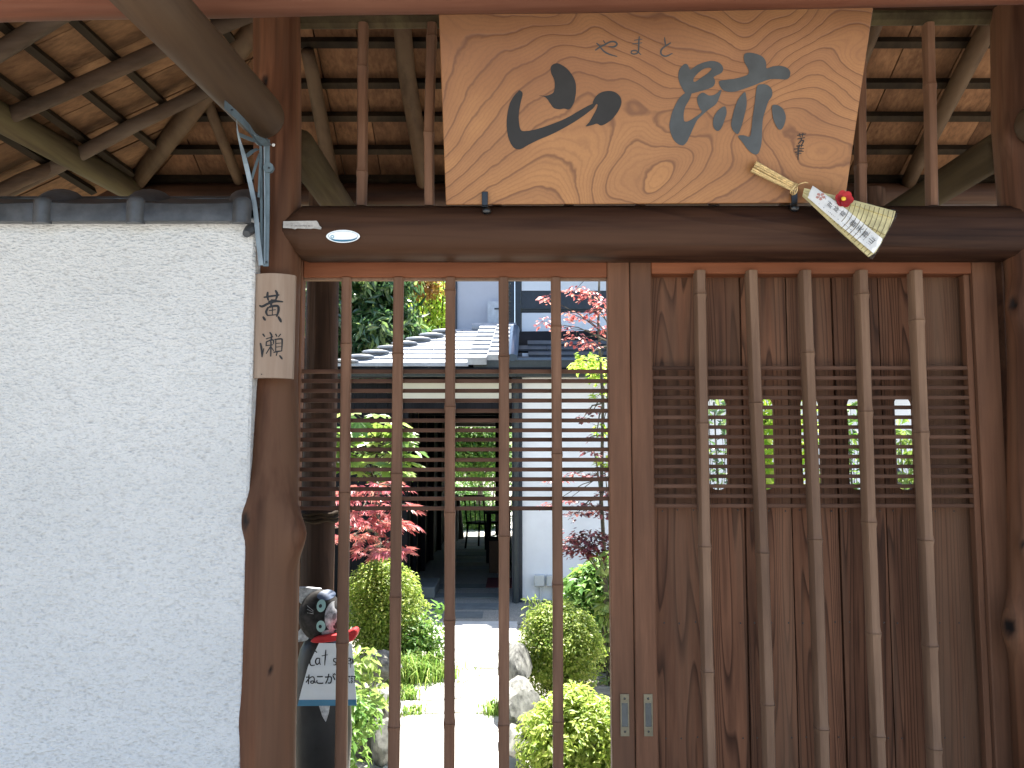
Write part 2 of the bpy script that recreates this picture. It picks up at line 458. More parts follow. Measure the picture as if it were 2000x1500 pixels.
# clear wrap
m, nt, b = newmat('clear_plastic_wrap')
gl = N(nt, 'ShaderNodeBsdfGlossy'); gl.inputs['Roughness'].default_value = 0.12
tp = N(nt, 'ShaderNodeBsdfTransparent'); tp.inputs[0].default_value = (0.93, 0.93, 0.93, 1)
fr = N(nt, 'ShaderNodeFresnel'); fr.inputs[0].default_value = 1.5
cr = noise(nt, coords(nt, (1, 1, 1), rand=False), 28, 3, 0.6, 1.5)
bp = N(nt, 'ShaderNodeBump'); bp.inputs['Strength'].default_value = 0.5; bp.inputs['Distance'].default_value = 0.01
nt.links.new(cr, bp.inputs['Height'])
for g in (gl, fr): nt.links.new(bp.outputs[0], g.inputs['Normal'])
ms = N(nt, 'ShaderNodeMixShader')
nt.links.new(math_(nt, 'ADD', math_(nt, 'MULTIPLY', fr.outputs[0], 0.45), 0.0), ms.inputs[0]); nt.links.new(tp.outputs[0], ms.inputs[1]); nt.links.new(gl.outputs[0], ms.inputs[2])
nt.links.new(ms.outputs[0], nt.nodes['Material Output'].inputs[0])
M['wrap'] = m

M['lf_azalea'] = leafmat('azalea_leaves', [(0.08, 0.16, 0.02), (0.24, 0.33, 0.045), (0.50, 0.54, 0.16)], 0.5)  # palest tint paints highlights onto some leaves
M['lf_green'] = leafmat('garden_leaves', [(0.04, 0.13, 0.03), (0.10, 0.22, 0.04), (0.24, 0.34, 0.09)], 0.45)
M['lf_dark'] = leafmat('glossy_dark_leaves', [(0.02, 0.07, 0.035), (0.07, 0.15, 0.06), (0.30, 0.40, 0.14)], 0.38, 0.2, 1.0)
M['lf_bright'] = leafmat('bright_maple_leaves', [(0.16, 0.36, 0.04), (0.38, 0.55, 0.07), (0.66, 0.66, 0.16)], 0.6)
M['lf_orange'] = leafmat('orange_new_leaves', [(0.25, 0.10, 0.03), (0.38, 0.18, 0.05), (0.42, 0.28, 0.08)], 0.5)
M['lf_red'] = leafmat('red_maple_leaves', [(0.30, 0.05, 0.07), (0.42, 0.10, 0.12), (0.58, 0.26, 0.27)], 0.3, 0.3, 0.8)
M['lf_purple'] = leafmat('purple_leaves', [(0.06, 0.018, 0.03), (0.13, 0.03, 0.045), (0.30, 0.07, 0.08)], 0.35, 0.35, 0.5)
M['lf_pink'] = leafmat('pink_red_leaves', [(0.16, 0.03, 0.05), (0.40, 0.08, 0.10), (0.60, 0.28, 0.30)], 0.45, 0.35, 0.5)
M['lf_fatsia'] = leafmat('pale_broad_leaves', [(0.10, 0.20, 0.04), (0.20, 0.30, 0.06), (0.32, 0.38, 0.14)], 0.4, 0.3, 0.6)
M['grass'] = leafmat('grass_blades', [(0.08, 0.20, 0.03), (0.18, 0.30, 0.05), (0.30, 0.36, 0.10)], 0.45)
# ---------------------------------------------------------------- setting: grounds
def struct(name, mb, mat, **k):
    return mb.build(name, mat, kind='structure', **k)
gm = MB().box((-30, -30, -0.2), (30, 2.6, 0.0))
forecourt = struct('forecourt', gm, M['forecourt'])
gm = MB().box((-60, 2.6, -0.2), (60, 120, -0.03))
garden_soil = struct('ground', gm, M['soil'])

# ---------------------------------------------------------------- the gate and its roof
YG = 2.3
gate = thing('roofed_gate', (0, 2.3, 0), 'weathered log gate with board roof, round rafters and a heavy lintel over two sliding doors', 'gate')

def gnarly(name, zs, ctr, rad, knots, mat, parent, seed=0, n=56, m=190, flaty=1.0):
    """a vertical log: zs/ctr/rad control rows, knots = (z, angle, half height, push, hole)"""
    z0, z1 = zs[0], zs[-1]
    vs, fs, kn = [], [], []
    for j in range(m+1):
        z = z0 + (z1-z0)*j/m
        cx = np.interp(z, zs, [c[0] for c in ctr]); cy = np.interp(z, zs, [c[1] for c in ctr])
        r0 = np.interp(z, zs, rad)
        for i in range(n):
            th = 2*math.pi*i/n
            d = Vector((math.cos(th), math.sin(th), 0))
            r = r0*(1 + 0.035*mnoise.noise(Vector((d.x*1.2+seed, d.y*1.2, z*1.6))) + 0.012*mnoise.noise(Vector((d.x*5, d.y*5+seed, z*4))))
            k = 0
            for kz, ka, kh, push, hole in knots:
                da = (th-ka+math.pi) % (2*math.pi) - math.pi
                q = ((z-kz)/kh)**2 + (da*r0/(kh*0.55))**2
                r += push*math.exp(-q)
                if hole:
                    qh = ((z-kz)/hole)**2 + (da*r0/(hole*0.62))**2
                    e = math.exp(-qh**1.5)
                    r -= 0.014*e; k = max(k, min(1, e*1.6))
            vs.append((cx + d.x*r, cy + d.y*r*flaty, z)); kn.append(k)
    for j in range(m):
        for i in range(n):
            i2 = (i+1) % n
            fs.append((j*n+i, j*n+i2, (j+1)*n+i2, (j+1)*n+i))
    fs.append(tuple(range(n-1, -1, -1))); fs.append(tuple(m*n+i for i in range(n)))
    mb = MB(); mb.add(vs, fs)
    o = mb.build(name, mat, parent, smooth=True)
    at = o.data.attributes.new('knot', 'FLOAT', 'POINT')
    at.data.foreach_set('value', kn)
    return o
YP = 2.22
def zc(v, u, Y=YP): return P(u, v, Y).z
# left main post
rows = [(28, 541, 47), (250, 542, 47), (390, 542, 46), (530, 541, 46), (740, 535, 45), (900, 533, 48), (980, 530, 50), (1040, 533, 54), (1110, 528, 52), (1200, 527, 52), (1500, 522, 53)]
zs = [0.0]; ct = [(P(518, 1500, YP).x, YP)]; rr = [.079]
ct[0] = (P(518, 1500, 2.165).x, 2.165)
for v_, u_, h_ in reversed(rows):
    yy = 2.163 if v_ >= 980 else (2.19 if v_ == 900 else YP)
    p = P(u_, v_, yy); zs.append(p.z); ct.append((p.x, yy)); rr.append(h_/FPX*yy)
zs.append(zs[-1]+.22); ct.append(ct[-1]); rr.append(rr[-1])
A = math.radians
gnarly('main_post', zs, ct, rr, [
    (P(487, 1018, 2.11).z, A(-130), .036, .020, .018), (P(592, 1040, 2.2).z, A(-22), .06, .026, 0),
    (P(522, 158, 2.16).z, A(-106), .045, .004, .014), (P(545, 1295, 2.16).z, A(-70), .02, .002, .006),
    (P(486, 1400, 2.16).z, A(-150), .06, .006, 0), (P(560, 868, 2.16).z, A(-60), .015, .002, .005)], M['post'], gate, 1)
# right main post
rows = [(28, 1994, 55), (240, 1996, 55), (390, 2005, 52), (540, 2020, 50), (700, 2024, 50), (1000, 2024, 50), (1300, 2032, 52), (1500, 2042, 52)]
zs = [0.0]; ct = [(P(2052, 1500, YP).x, YP)]; rr = [.076]
for v_, u_, h_ in reversed(rows):
    p = P(u_, v_, YP); zs.append(p.z); ct.append((p.x, YP)); rr.append(h_/FPX*YP)
zs.append(zs[-1]+.22); ct.append(ct[-1]); rr.append(rr[-1])
gnarly('main_post', zs, ct, rr, [
    (P(1978, 592, 2.17).z, A(-160), .06, .020, .016), (P(1982, 1068, 2.17).z, A(-148), .030, .012, .008),
    (P(1972, 1228, 2.18).z, A(-168), .065, .034, .022), (P(1955, 262, 2.16).z, A(-150), .04, .014, .0)], M['post'], gate, 5)

# lintel log with a rounded left end
def zl(v, Y=2.2): return P(1000, v, Y).z
lz = (P(1000, 395, 2.16).z + P(1000, 505, 2.16).z)/2 + .008
lx0 = P(549, 440, 2.17).x
pts, ra = [], []
for dx, k in ((0, .36), (.003, .45), (.022, .74), (.04, .93), (.05, 1), (.5, 1.0), (1.0, 1.01), (1.5, 1.0), (2.3, 1.0)):
    pts.append((lx0+dx, 2.232, lz)); ra.append(.0735*k)
mb = MB()
n = 14
vs, fs = [], []
for (x, y, z), r in zip(pts, ra):
    for k in range(n):
        th = 2*math.pi*(k+.5)/n
        c, s = math.cos(th), math.sin(th)
        ex = abs(c)**.72*math.copysign(1, c)*.0735*(.94 if r < .07 else 1); ez = abs(s)**.72*math.copysign(1, s)*r*.98
        vs.append((x, y+ex, z+ez))
for i in range(len(pts)-1):
    for k in range(n):
        fs.append((i*n+k, (i+1)*n+k, (i+1)*n+(k+1) % n, i*n+(k+1) % n))
fs.append(tuple(range(n))); fs.append(tuple((len(pts)-1)*n+k for k in reversed(range(n))))
mb.add(vs, fs)
mb.build('lintel', M['lintel'], gate, bevel=0.006, autosm=35)
# top rail behind the transom bars
a_ = P(560, 37, 2.24); b_ = P(2000, 28, 2.24)
MB().tube([(a_.x, 2.25, a_.z), ((a_.x+b_.x)/2, 2.25, (a_.z+b_.z)/2), (b_.x+.1, 2.25, b_.z)], .024, 8, flat=.95).build('top_rail', M['mossy'], gate, autosm=30)
MB().box((a_.x, 2.2, a_.z+.02), (b_.x+.1, 2.30, a_.z+.14)).build('top_plate', M['lintel'], gate, bevel=.004)
# eave purlin at the very top, resting on the arms
a_ = P(0, 24, 1.72); b_ = P(2000, -26, 1.72)
pts = [Vector((a_.x-.6+(b_.x+1.2-a_.x)*t, 1.76, (a_.z+(b_.z-a_.z)*t)+.068)) for t in np.linspace(0, 1, 14)]
MB().tube(pts, .068, 24, wob=.05).build('eave_purlin', M['beam'], gate, smooth=True)
# arm logs
def arm(x, Y1, Y0, z, dxy, name='arm_log', r=.057, mat=None):
    L = Y1-Y0
    pts, ra = [], []
    for t, k in ((0, .5), (.012, .78), (.035, .94), (.08, 1), (.35, 1.0), (.7, 1.0), (1, 1)):
        pts.append((x - dxy*t*L, Y1 - t*L, z)); ra.append(r*k)
    MB().tube(pts, ra, 24, wob=.03).build(name, mat or M['pole'], gate, smooth=True)
arm(-.63, 2.11, 1.42, .862+1.5, .085)
arm(1.36, 2.16, 1.42, .862+1.5, -.085)
# a stub end beside the arm under the purlin
MB().tube([(-.745, 1.60, 2.50), (-.745, 1.66, 2.50), (-.745, 1.74, 2.50)], [.028, .031, .031], 16).build('stub_log', M['batten'], gate, autosm=40)
# rear tie logs
for x in (-.595, 1.37):
    MB().tube([(x, 2.28, 2.362), (x*1.0, 2.8, 2.362), (x-.01, 3.42, 2.362)], .05, 18, wob=.04).build('tie_log', M['mossy'], gate, smooth=True)
# white peg dots on the arm and post
for (u, v, Y, r) in ((511, 240, 2.045, .0055), (534, 283, 2.145, .0045)):
    MB().sphere(P(u, v, Y), r, 8, 6).build('screw_cap', M['paper'], gate, smooth=True)

# roof planes (z above eye)
SL = .54
def rear_z(Y): return 1.5 + 3.0 - SL*Y
def left_z(x): return 1.5 + 1.45 + .485*(x + .878)
YR = 2.16
XE = -2.05; XH = -.878 - (YR-2.87)*(-1.0)       # hip meets ridge
# hip line: left_z(x) == rear_z(Y)
def hipx(Y): return (3.0 - SL*Y - 1.45)/.485 - .878
def hipY(x): return (3.0 - 1.45 - .485*(x+.878))/SL
# rear slope boards (grain runs up the slope)
x = -2.3; YE = 3.56
while x < 2.6:
    w = rnd.choice((.15, .17, .19, .21))
    xa, xb = x, x + w - .004
    dz = rnd.uniform(.0, .007)
    def top(xx): return max(YR, hipY(xx)) if xx < hipx(YR) else YR
    ya, yb = top(xa), top(xb)
    if min(ya, yb) < YE - .05:
        q = [(xa, ya, rear_z(ya)), (xb, yb, rear_z(yb)), (xb, YE, rear_z(YE)), (xa, YE, rear_z(YE))]
        mb = MB(); lo = [Vector((p[0], p[1], p[2]+dz)) for p in q]; hi = [p+Vector((0, .006, .014)) for p in lo]
        mb.add(lo+hi, [(0,1,2,3), (7,6,5,4), (0,4,5,1), (1,5,6,2), (2,6,7,3), (3,7,4,0)])
        mb.build('roof_board', M['roofboardY'], gate)
    x += w
# left slope boards (grain runs along x)
Y = 1.1; X0 = -2.35
while Y < 3.5:
    w = rnd.choice((.16, .18, .20))
    ya, yb = Y, Y + w - .005
    dz = rnd.uniform(0, .008)
    def rt(yy):
        if yy >= YR: return hipx(yy)
        return hipx(YR) - (YR-yy)*1.0*1.11
    ra_, rb_ = rt(ya), rt(yb)
    q = [(X0, ya, left_z(X0)), (ra_, ya, left_z(ra_)), (rb_, yb, left_z(rb_)), (X0, yb, left_z(X0))]
    mb = MB(); lo = [Vector((p[0], p[1], p[2]+dz)) for p in q]; hi = [p+Vector((-.005, 0, .014)) for p in lo]
    mb.add(lo+hi, [(0,3,2,1), (7,4,5,6), (0,1,5,4), (1,2,6,5), (2,3,7,6), (3,0,4,7)])
    mb.build('roof_board', M['roofboardX'], gate)
    Y += w
# front slope, above and in front of the picture
mb = MB()
zr = rear_z(YR)
hx0 = hipx(YR)
for k in range(12):
    xa = hx0 - .0 + (2.5-hx0)/12*k; xb = xa + (2.5-hx0)/12 - .004
    mb.add([(xa, YR, zr), (xb, YR, zr), (xb, 1.1, zr-.54*(YR-1.1)), (xa, 1.1, zr-.54*(YR-1.1)),
            (xa, YR, zr+.015), (xb, YR, zr+.015), (xb, 1.1, zr-.54*(YR-1.1)+.015), (xa, 1.1, zr-.54*(YR-1.1)+.015)],
           [(0,1,2,3), (7,6,5,4), (0,4,5,1), (1,5,6,2), (2,6,7,3), (3,7,4,0)])
xa, xb = hx0-1.18, hx0
mb.add([(xb, YR, zr), (xb, 1.1, zr-.54*(YR-1.1)), (xa, 1.1, zr-.54*(YR-1.1)), (xb, YR, zr+.015), (xb, 1.1, zr-.54*(YR-1.1)+.015), (xa, 1.1, zr-.54*(YR-1.1)+.015)],
       [(0,2,1), (3,4,5), (0,1,4,3), (1,2,5,4), (2,0,3,5)])
fb = mb.build('front_roof_board', M['roofboardY'], gate); fb['kind'] = 'stuff'
# roof covering: sheet of shingles above the boards, keeps light out of the gaps
sh = MB()
e = .035
sh.add([(-2.4, 3.62, rear_z(3.62)+e), (2.6, 3.62, rear_z(3.62)+e), (2.6, YR, zr+e), (hx0, YR, zr+e), (hipx(3.62), 3.62, rear_z(3.62)+e)], [(4, 1, 2, 3)])
sh.add([(-2.45, 1.05, left_z(-2.45)+e), (-2.45, 3.62, left_z(-2.45)+e), (hipx(3.62), 3.62, left_z(hipx(3.62))+e), (hx0, YR, zr+e), (hx0-1.18, 1.05, left_z(hx0-1.18)+e)], [(0, 1, 2, 3, 4)])
sh.add([(hx0, YR, zr+e), (2.6, YR, zr+e), (2.6, 1.05, zr-.54*(YR-1.05)+e), (hx0-1.18, 1.05, zr-.54*(YR-1.05)+e)], [(0, 1, 2, 3)])
sh.build('roof_covering', M['tile'], gate)
# battens under the rear boards
BO = .016
nR = Vector((0, SL, 1)).normalized()
for v in (75, 155, 220, 285, 343):
    t = ray(800, v); k = (3.0)/(t.z/t.y + SL)
    Yb = k
    c0 = Vector((hipx(Yb)-.12, Yb, rear_z(Yb)-BO)); c1 = Vector((2.45, Yb, rear_z(Yb)-BO))
    MB().obox((c0+c1)/2, Vector(((c1.x-c0.x)/2, 0, 0)), Vector((0, .012, -.0065)), nR*.013).build('batten', M['batten'], gate)
for Yb in (2.62, 2.45, 2.28):
    c0 = Vector((max(hipx(Yb), -.62)+.02, Yb, rear_z(Yb)-BO)); c1 = Vector((2.45, Yb, rear_z(Yb)-BO))
    MB().obox((c0+c1)/2, Vector(((c1.x-c0.x)/2, 0, 0)), Vector((0, .012, -.0065)), nR*.013).build('batten', M['batten'], gate)
# rear rafters
for x, r in ((-1.12, .021), (-.726, .025), (-.365, .030), (.03, .027), (.43, .026), (.83, .027), (1.226, .024), (1.62, .031), (2.05, .027)):
    off = BO + .014 + r
    ys = [max(YR, hipY(x)+.1), 2.9, 3.25, 3.6] if x > -.9 else [hipY(x)-.16, 3.2, 3.6]
    pts = [(x + .012*math.sin(y*5+x*9), y, rear_z(y)-off) for y in ys]
    MB().tube(pts, [r*(1+.1*math.sin(i+x)) for i in range(len(pts))], 14, wob=.06).build('rafter', M['pole'], gate, smooth=True)
# left slope: battens and rafters located on their planes
nL = Vector((-.485, 0, 1)).normalized()
pL = Vector((-.878, 2.5, 2.95))
def onL(u, v, off): return PP(u, v, pL - nL*off, nL)
for (q0, q1, w) in (((19, 61), (300, 285), .012), ((141, 37), (323, 205), .012), ((-20, 141), (265, 345), .012), ((-10, 255), (182, 374), .012), ((385, -6), (452, 76), .012)):
    c0, c1 = onL(*q0, .015), onL(*q1, .015)
    d = (c1-c0); c0 = c0 - d*.25
    d = (c1-c0)/2; s = d.cross(nL).normalized()
    MB().obox((c0+c1)/2, d, s*w, nL*.012).build('batten', M['batten'], gate)
for (q0, q1, r) in (((35, 217), (490, 26), .025), ((163, 297), (377, 189), .025), ((-60, 398), (128, 317), .024), ((-60, 130), (250, -40), .025)):
    c0, c1 = onL(*q0, .028+r), onL(*q1, .028+r)
    d = c1-c0; c0 = c0 - d*.9 if q0[0] > 100 else c0 - d*.3
    c1 = c1 + d*(.16 if q0[0] > 100 else .04)
    pts = [c0.lerp(c1, t)+Vector((0, .008*math.sin(t*7), 0)) for t in (0, .33, .66, 1)]
    MB().tube(pts, [r*1.05, r, r, r*.95], 14, wob=.06).build('rafter', M['polex'], gate, smooth=True)
# hip pole
nRo = Vector((0, SL, 1)).normalized()
h1 = PP(268, 352, Vector((0, 3, rear_z(3)-.085)), nRo); h0 = PP(492, 62, Vector((0, 3, rear_z(3)-.085)), nRo); h0 = h0 + (h0-h1)*.7
MB().tube([h0.lerp(h1, t) for t in (0, .4, .7, 1.02)], [.034, .037, .038, .036], 16, wob=.05).build('hip_rafter', M['pole'], gate, smooth=True)
# side and rear eave purlins
c0 = P(0, 228, 2.54); c1 = P(262, 374, 3.36)
d = c1-c0
MB().tube([c0-d*1.6, c0, c0+d*.5, c1+d*.06], .046, 18, wob=.04).build('eave_purlin', M['mossy'], gate, smooth=True)
zp = P(900, 380, 3.4).z
MB().tube([(-1.72, 3.4, zp), (0, 3.4, zp), (2.4, 3.4, zp)], .046, 14).build('eave_purlin', M['lintel'], gate, smooth=True)
# rear posts
def rearpost(u0, x=None):
    p = P(u0, 560, 3.35); xx = x if x is not None else p.x
    mb = MB(); nn = 28
    vs, fs = [], []
    m_ = 40
    for j in range(m_+1):
        z = (zp)*j/m_
        for i in range(nn):
            th = 2*math.pi*i/nn
            r = .0615*(1 + .09*mnoise.noise(Vector((math.cos(th)*3, math.sin(th)*3, z*.5+u0))) + .05*mnoise.noise(Vector((math.cos(th)*9, math.sin(th)*9, z*.8))))
            vs.append((xx+r*math.cos(th)-.00*z, 3.35+r*math.sin(th), z))
    for j in range(m_):
        for i in range(nn):
            fs.append((j*nn+i, j*nn+(i+1) % nn, (j+1)*nn+(i+1) % nn, (j+1)*nn+i))
    fs += [tuple(range(nn-1, -1, -1)), tuple(m_*nn+i for i in range(nn))]
    mb.add(vs, fs)
    o = mb.build('rear_post', M['darkpost'], gate, autosm=50)
    return xx
xr = rearpost(631)
rearpost(100, 1.45)
# rope round the left rear post
mb = MB()
zr0 = P(631, 1018, 3.29).z
for k in range(3):
    pts = []
    for i in range(25):
        th = 2*math.pi*i/24
        pts.append((xr+.072*math.cos(th), 3.35+.072*math.sin(th), zr0+k*.014+.004*math.sin(th*5+k)))
    mb.tube(pts, .008, 6, cap=False)
mb.build('post_rope', M['batten'], gate, smooth=True)
# thin bamboo poles standing behind the rear post
for (u, r_) in ((652, .011), (597, .009)):
    pp = P(u, 700, 3.45)
    pts = [(pp.x, 3.45, z) for z in (0, .6, 1.2, 2.0)]
    MB().tube(pts, r_, 8, wob=.1).build('slender_pole', M['darkpost'], gate, smooth=True)

# transom bars: split bamboo with nodes
def bamboo_bar(name, parent, mat, top, bot, Y, w, nodes, depth=.022, wtop=None):
    """top/bot = (u, v) of bar centre; nodes = v heights of the joints"""
    a, b = P(*top, Y), P(*bot, Y)
    zsn = sorted(set([P(a_u(top, bot, v), v, Y).z for v in nodes]))
    lev = [(b.z, 1.0), (a.z, 1.0)]
    for zn in zsn:
        lev += [(zn-.016, 1.0), (zn-.004, 1.10), (zn-.0012, 1.12), (zn, 1.03), (zn+.0012, 1.12), (zn+.004, 1.06), (zn+.016, .99)]
    lev = sorted(l for l in lev if b.z <= l[0] <= a.z)
    prof = [(-.5, 1.0), (-.5, .25), (-.36, .04), (0, -.04), (.36, .04), (.5, .25), (.5, 1.0)]
    n = len(prof); vs, fs = [], []
    bow = rnd.uniform(-.0035, .0035); ph = rnd.uniform(0, 6)
    for z, k in lev:
        t = (z-b.z)/(a.z-b.z)
        cx = b.x + (a.x-b.x)*t + bow*math.sin(t*6+ph)
        ww = (w + ((wtop or w)-w)*t)*k
        for px, py in prof:
            vs.append((cx + px*ww, Y + py*depth - (k-1)*.02*(py < .5), z))
    for j in range(len(lev)-1):
        for i in range(n):
            fs.append((j*n+i, j*n+(i+1) % n, (j+1)*n+(i+1) % n, (j+1)*n+i))
    fs += [tuple(range(n-1, -1, -1)), tuple((len(lev)-1)*n+i for i in range(n))]
    mb = MB(); mb.add(vs, fs)
    return mb.build(name, mat, parent, autosm=32)
def a_u(top, bot, v):
    return top[0] + (bot[0]-top[0])*(v-top[1])/(bot[1]-top[1])
TR = [(707, 704, (128, 334)), (840, 836, (69, 258)), (973, 970, (150,)), (1115, 1112, (220,)), (1256, 1253, (90,)), (1396, 1394, (250,)), (1540, 1538, (120,)), (1683, 1686, (319, 120)), (1819, 1827, (163,))]
for ut, ub, nd in TR:
    bamboo_bar('transom_bar', gate, M['bamboo'], (ut+1, 42), (ub, 400), 2.215, .026, nd, depth=.028)

# ---------------------------------------------------------------- sliding doors
BZ = .03
def door_common(root, mats, ul_t, ul_b, ur_t, ur_b, vtop, name):
    pass
ld = thing('sliding_door', (P(880, 800, YG).x, YG, 0), 'open lattice sliding door of split bamboo bars and thin slats showing the garden', 'sliding door')
YD0, YD1 = 2.285, 2.325
zt = P(900, 505, YD0).z - .001; zb = P(900, 541, YD0).z
xL0, xL1 = P(560, 800, YD0).x, P(585.5, 800, YD0).x
xR0, xR1 = P(1190, 900, YD0).x, P(1234.0, 900, YD0).x
def fbox(name, parent, lo, hi, mat, bev=.003, **k):
    return MB().box(lo, hi).build(name, mat, parent, bevel=bev, **k)
fbox('stile', ld, (xL0, YD0, BZ), (xL1, YD1, zt), M['doorframe'])
fbox('stile', ld, (xR0, YD0-.002, BZ), (xR1-.0008, YD1, zt), M['doorframe'])
fbox('rail', ld, (xL1, YD0+.001, zb), (xR0, YD1-.002, zt-.001), M['doorrail'])
fbox('rail', ld, (xL1, YD0+.001, BZ), (xR0, YD1-.002, BZ+.12), M['doorrail'])
# slim bead under the top rail
fbox('bead', ld, (xL1+.001, YD0+.012, zb-.006), (xR0-.001, YD1-.01, zb-.0005), M['palebamboo'], 0)
for i in range(15):
    v = 725.3 + 19.13*i
    z = P(880, v, 2.30).z
    dz = rnd.uniform(-.001, .001)
    fbox('slat', ld, (xL1-.004, 2.300, z-.0055+dz), (xR0+.004, 2.309, z+.0055+dz), M['slat'], .001)
for (ut, ub, wt, wb, nd) in ((675, 665, .0255, .033, (671, 962, 1256)), (778, 767.5, .027, .031, (690, 925, 1166, 1421)), (879.5, 876.5, .0265, .029, (567, 794, 1001, 1212, 1414)),
                         (983, 985, .0275, .029, (696, 1047, 1417)), (1086, 1091, .027, .028, (637, 886, 1142, 1410))):
    bamboo_bar('bamboo_bar', ld, M['bamboo'], (ut, 541.5), (ut+(ub-ut)*1.44, 1925), 2.277, wb*1.0, nd + (1700, 1880), depth=.02, wtop=wt)
rd = thing('sliding_door', (P(1590, 800, YG).x, YG, 0), 'closed plank sliding door with oval peepholes behind thin slats and upright bamboo bars', 'sliding door')
xA0, xA1 = P(1234.5, 900, YD0).x, P(1277, 900, YD0).x
xB0 = P(1917.5, 900, YD0-.003).x; xB1 = P(1965, 900, YD0).x
zbr = P(1590, 534, YD0).z
fbox('stile', rd, (xA0+.0008, YD0-.003, BZ), (xA1, YD1+.02, zt), M['doorframe'])
fbox('stile', rd, (xB0, YD0-.003, BZ), (xB1, YD1+.02, zt), M['doorframe'])
fbox('rail', rd, (xA1, YD0, zbr), (xB0, YD1+.018, zt-.001), M['doorrail'])
fbox('rail', rd, (xA1, YD0, BZ), (xB0, YD1+.018, BZ+.12), M['doorrail'])
fbox('inner_bead', rd, (xB0-.017, YD0+.012, BZ+.12), (xB0-.0006, YD1, zbr-.0005), M['doorframe'], .002)
fbox('inner_bead', rd, (xA1+.0006, YD0+.022, BZ+.12), (xA1+.005, YD1, zbr-.0005), M['doorframe'], .001)
YPK = 2.338
edges = [1277.5, 1364, 1452, 1543, 1634, 1726, 1806, 1908]
holes = [None, 1403, 1494, 1585, 1675.5, 1768, None]
zpb, zpt = BZ+.05, zbr+.02
for i in range(7):
    x0 = P(edges[i], 860, YPK).x + .0023; x1 = P(edges[i+1], 860, YPK).x - .0023
    if i == 0: x0 -= .03
    if i == 6: x1 += .03
    y = YPK + (.0 if i % 2 == 0 else .0035)
    outer = [(x0, y, zpb), (x1, y, zpb), (x1, y, zpt), (x0, y, zpt)]
    loops = [outer]
    if holes[i]:
        hx = P(holes[i], 860, YPK).x
        zt_, zb_ = P(holes[i], 774, YPK).z, P(holes[i], 957, YPK).z
        r = .0265; ov = []
        for k in range(28):
            th = 2*math.pi*k/28
            c, s = math.cos(th), math.sin(th)
            ov.append((hx+r*abs(c)**.8*math.copysign(1, c), y, (zt_-r if s >= 0 else zb_+r)+r*s))
        loops.append(ov)
    cx = (x0+x1)/2
    mb = MB(); mb.prism(loops, (0, .013, 0))
    mb.build('plank', M['plank'], rd, loc=(cx, y, 0.9))
for i in range(15):
    zl_ = P(1590, 718.5 + 19.25*i, 2.30).z
    fbox('slat', rd, (xA1-.004, 2.3005, zl_-.0052), (xB0+.002, 2.3095, zl_+.0052), M['slat'], .001)
for i in range(1, 7):
    xs = P(edges[i], 860, YPK).x
    fbox('seam_light_block', rd, (xs-.009, YPK+.0175, zpb), (xs+.009, YPK+.024, zpt), M['plank'], 0)  # added strip behind each seam, stops light showing between planks
# little nails in rows across the planks
nl = MB()
for v in (997, 1216, 1441):
    for i in range(7):
        for k in (.16, .84) if i % 2 else (.14, .5, .86):
            u = edges[i]+(edges[i+1]-edges[i])*k
            x = P(u, 860, YPK).x; z = P(1590, v, YPK).z + rnd.uniform(-.002, .002)
            if i == 0 and k < .2: x += .003
            nl.sphere((x, YPK-.0002, z), (.0021, .0012, .0026), 8, 4)
nl.build('nail', M['blackmetal'], rd, kind='stuff')
for (ut, ub, wt, wb, nd) in ((1368, 1391.5, .0285, .027, (573, 826, 1068, 1313)), (1473.5, 1506, .029, .027, (786, 1080, 1378)), (1578, 1612, .0285, .031, (688, 1054, 1426)),
                         (1686, 1724, .030, .026, (573, 803, 1020, 1238, 1440)), (1794, 1834, .030, .028, (624, 844, 1056, 1263, 1465))):
    # the bars stand plumb: average their lean about the door plane
    bamboo_bar('bamboo_bar', rd, M['palebamboo'], (ut, 527), (ut+(ub-ut)*1.43, 1925), 2.262, wb, nd + (1700, 1880), depth=.037, wtop=wt)
# recessed pulls
def pull(parent, u):
    p = P(u, 1397, YD0-.006)
    hw, hh = .0115, .0535
    z0 = p.z
    mb = MB()
    x = p.x; y = YD0-.0055
    outer = [(x-hw, y, z0-hh), (x+hw, y, z0-hh), (x+hw, y, z0+hh), (x-hw, y, z0+hh)]
    inner = [(x-hw*.72, y, z0-hh*.55), (x+hw*.72, y, z0-hh*.55), (x+hw*.72, y, z0+hh*.58), (x-hw*.72, y, z0+hh*.58)]
    mb.prism([outer, inner], (0, .0022, 0))
    o = mb.build('door_pull', M['brass'], parent, label='small brass flush pull')
    MB().box((x-hw*.72, y+.0012, z0-hh*.55), (x+hw*.72, y+.0022, z0+hh*.58)).build('recess', M['steel'], o)
    sc = MB()
    for dz in (-.78, .79): sc.sphere((x, y-.0003, z0+dz*hh), (.003, .0012, .003), 10, 4)
    sc.build('screw', M['blackmetal'], o)
pull(ld, 1220.5); pull(rd, 1266.5)
# jambs beside the doors and threshold
fbox('jamb', gate, (P(1968, 900, 2.27).x, 2.25, 0), (P(1968, 900, 2.27).x+.06, 2.38, zl(505)+.03), M['lintel'], .003)
fbox('head_track', gate, (xL0-.03, 2.335+.02, zt-.006), (xB1+.02, 2.42, zt+.05), M['lintel'], .002)
fbox('threshold', gate, (xL0-.03, 2.2, -.01), (xB1+.05, 2.42, BZ-.001), M['lintel'], .004)

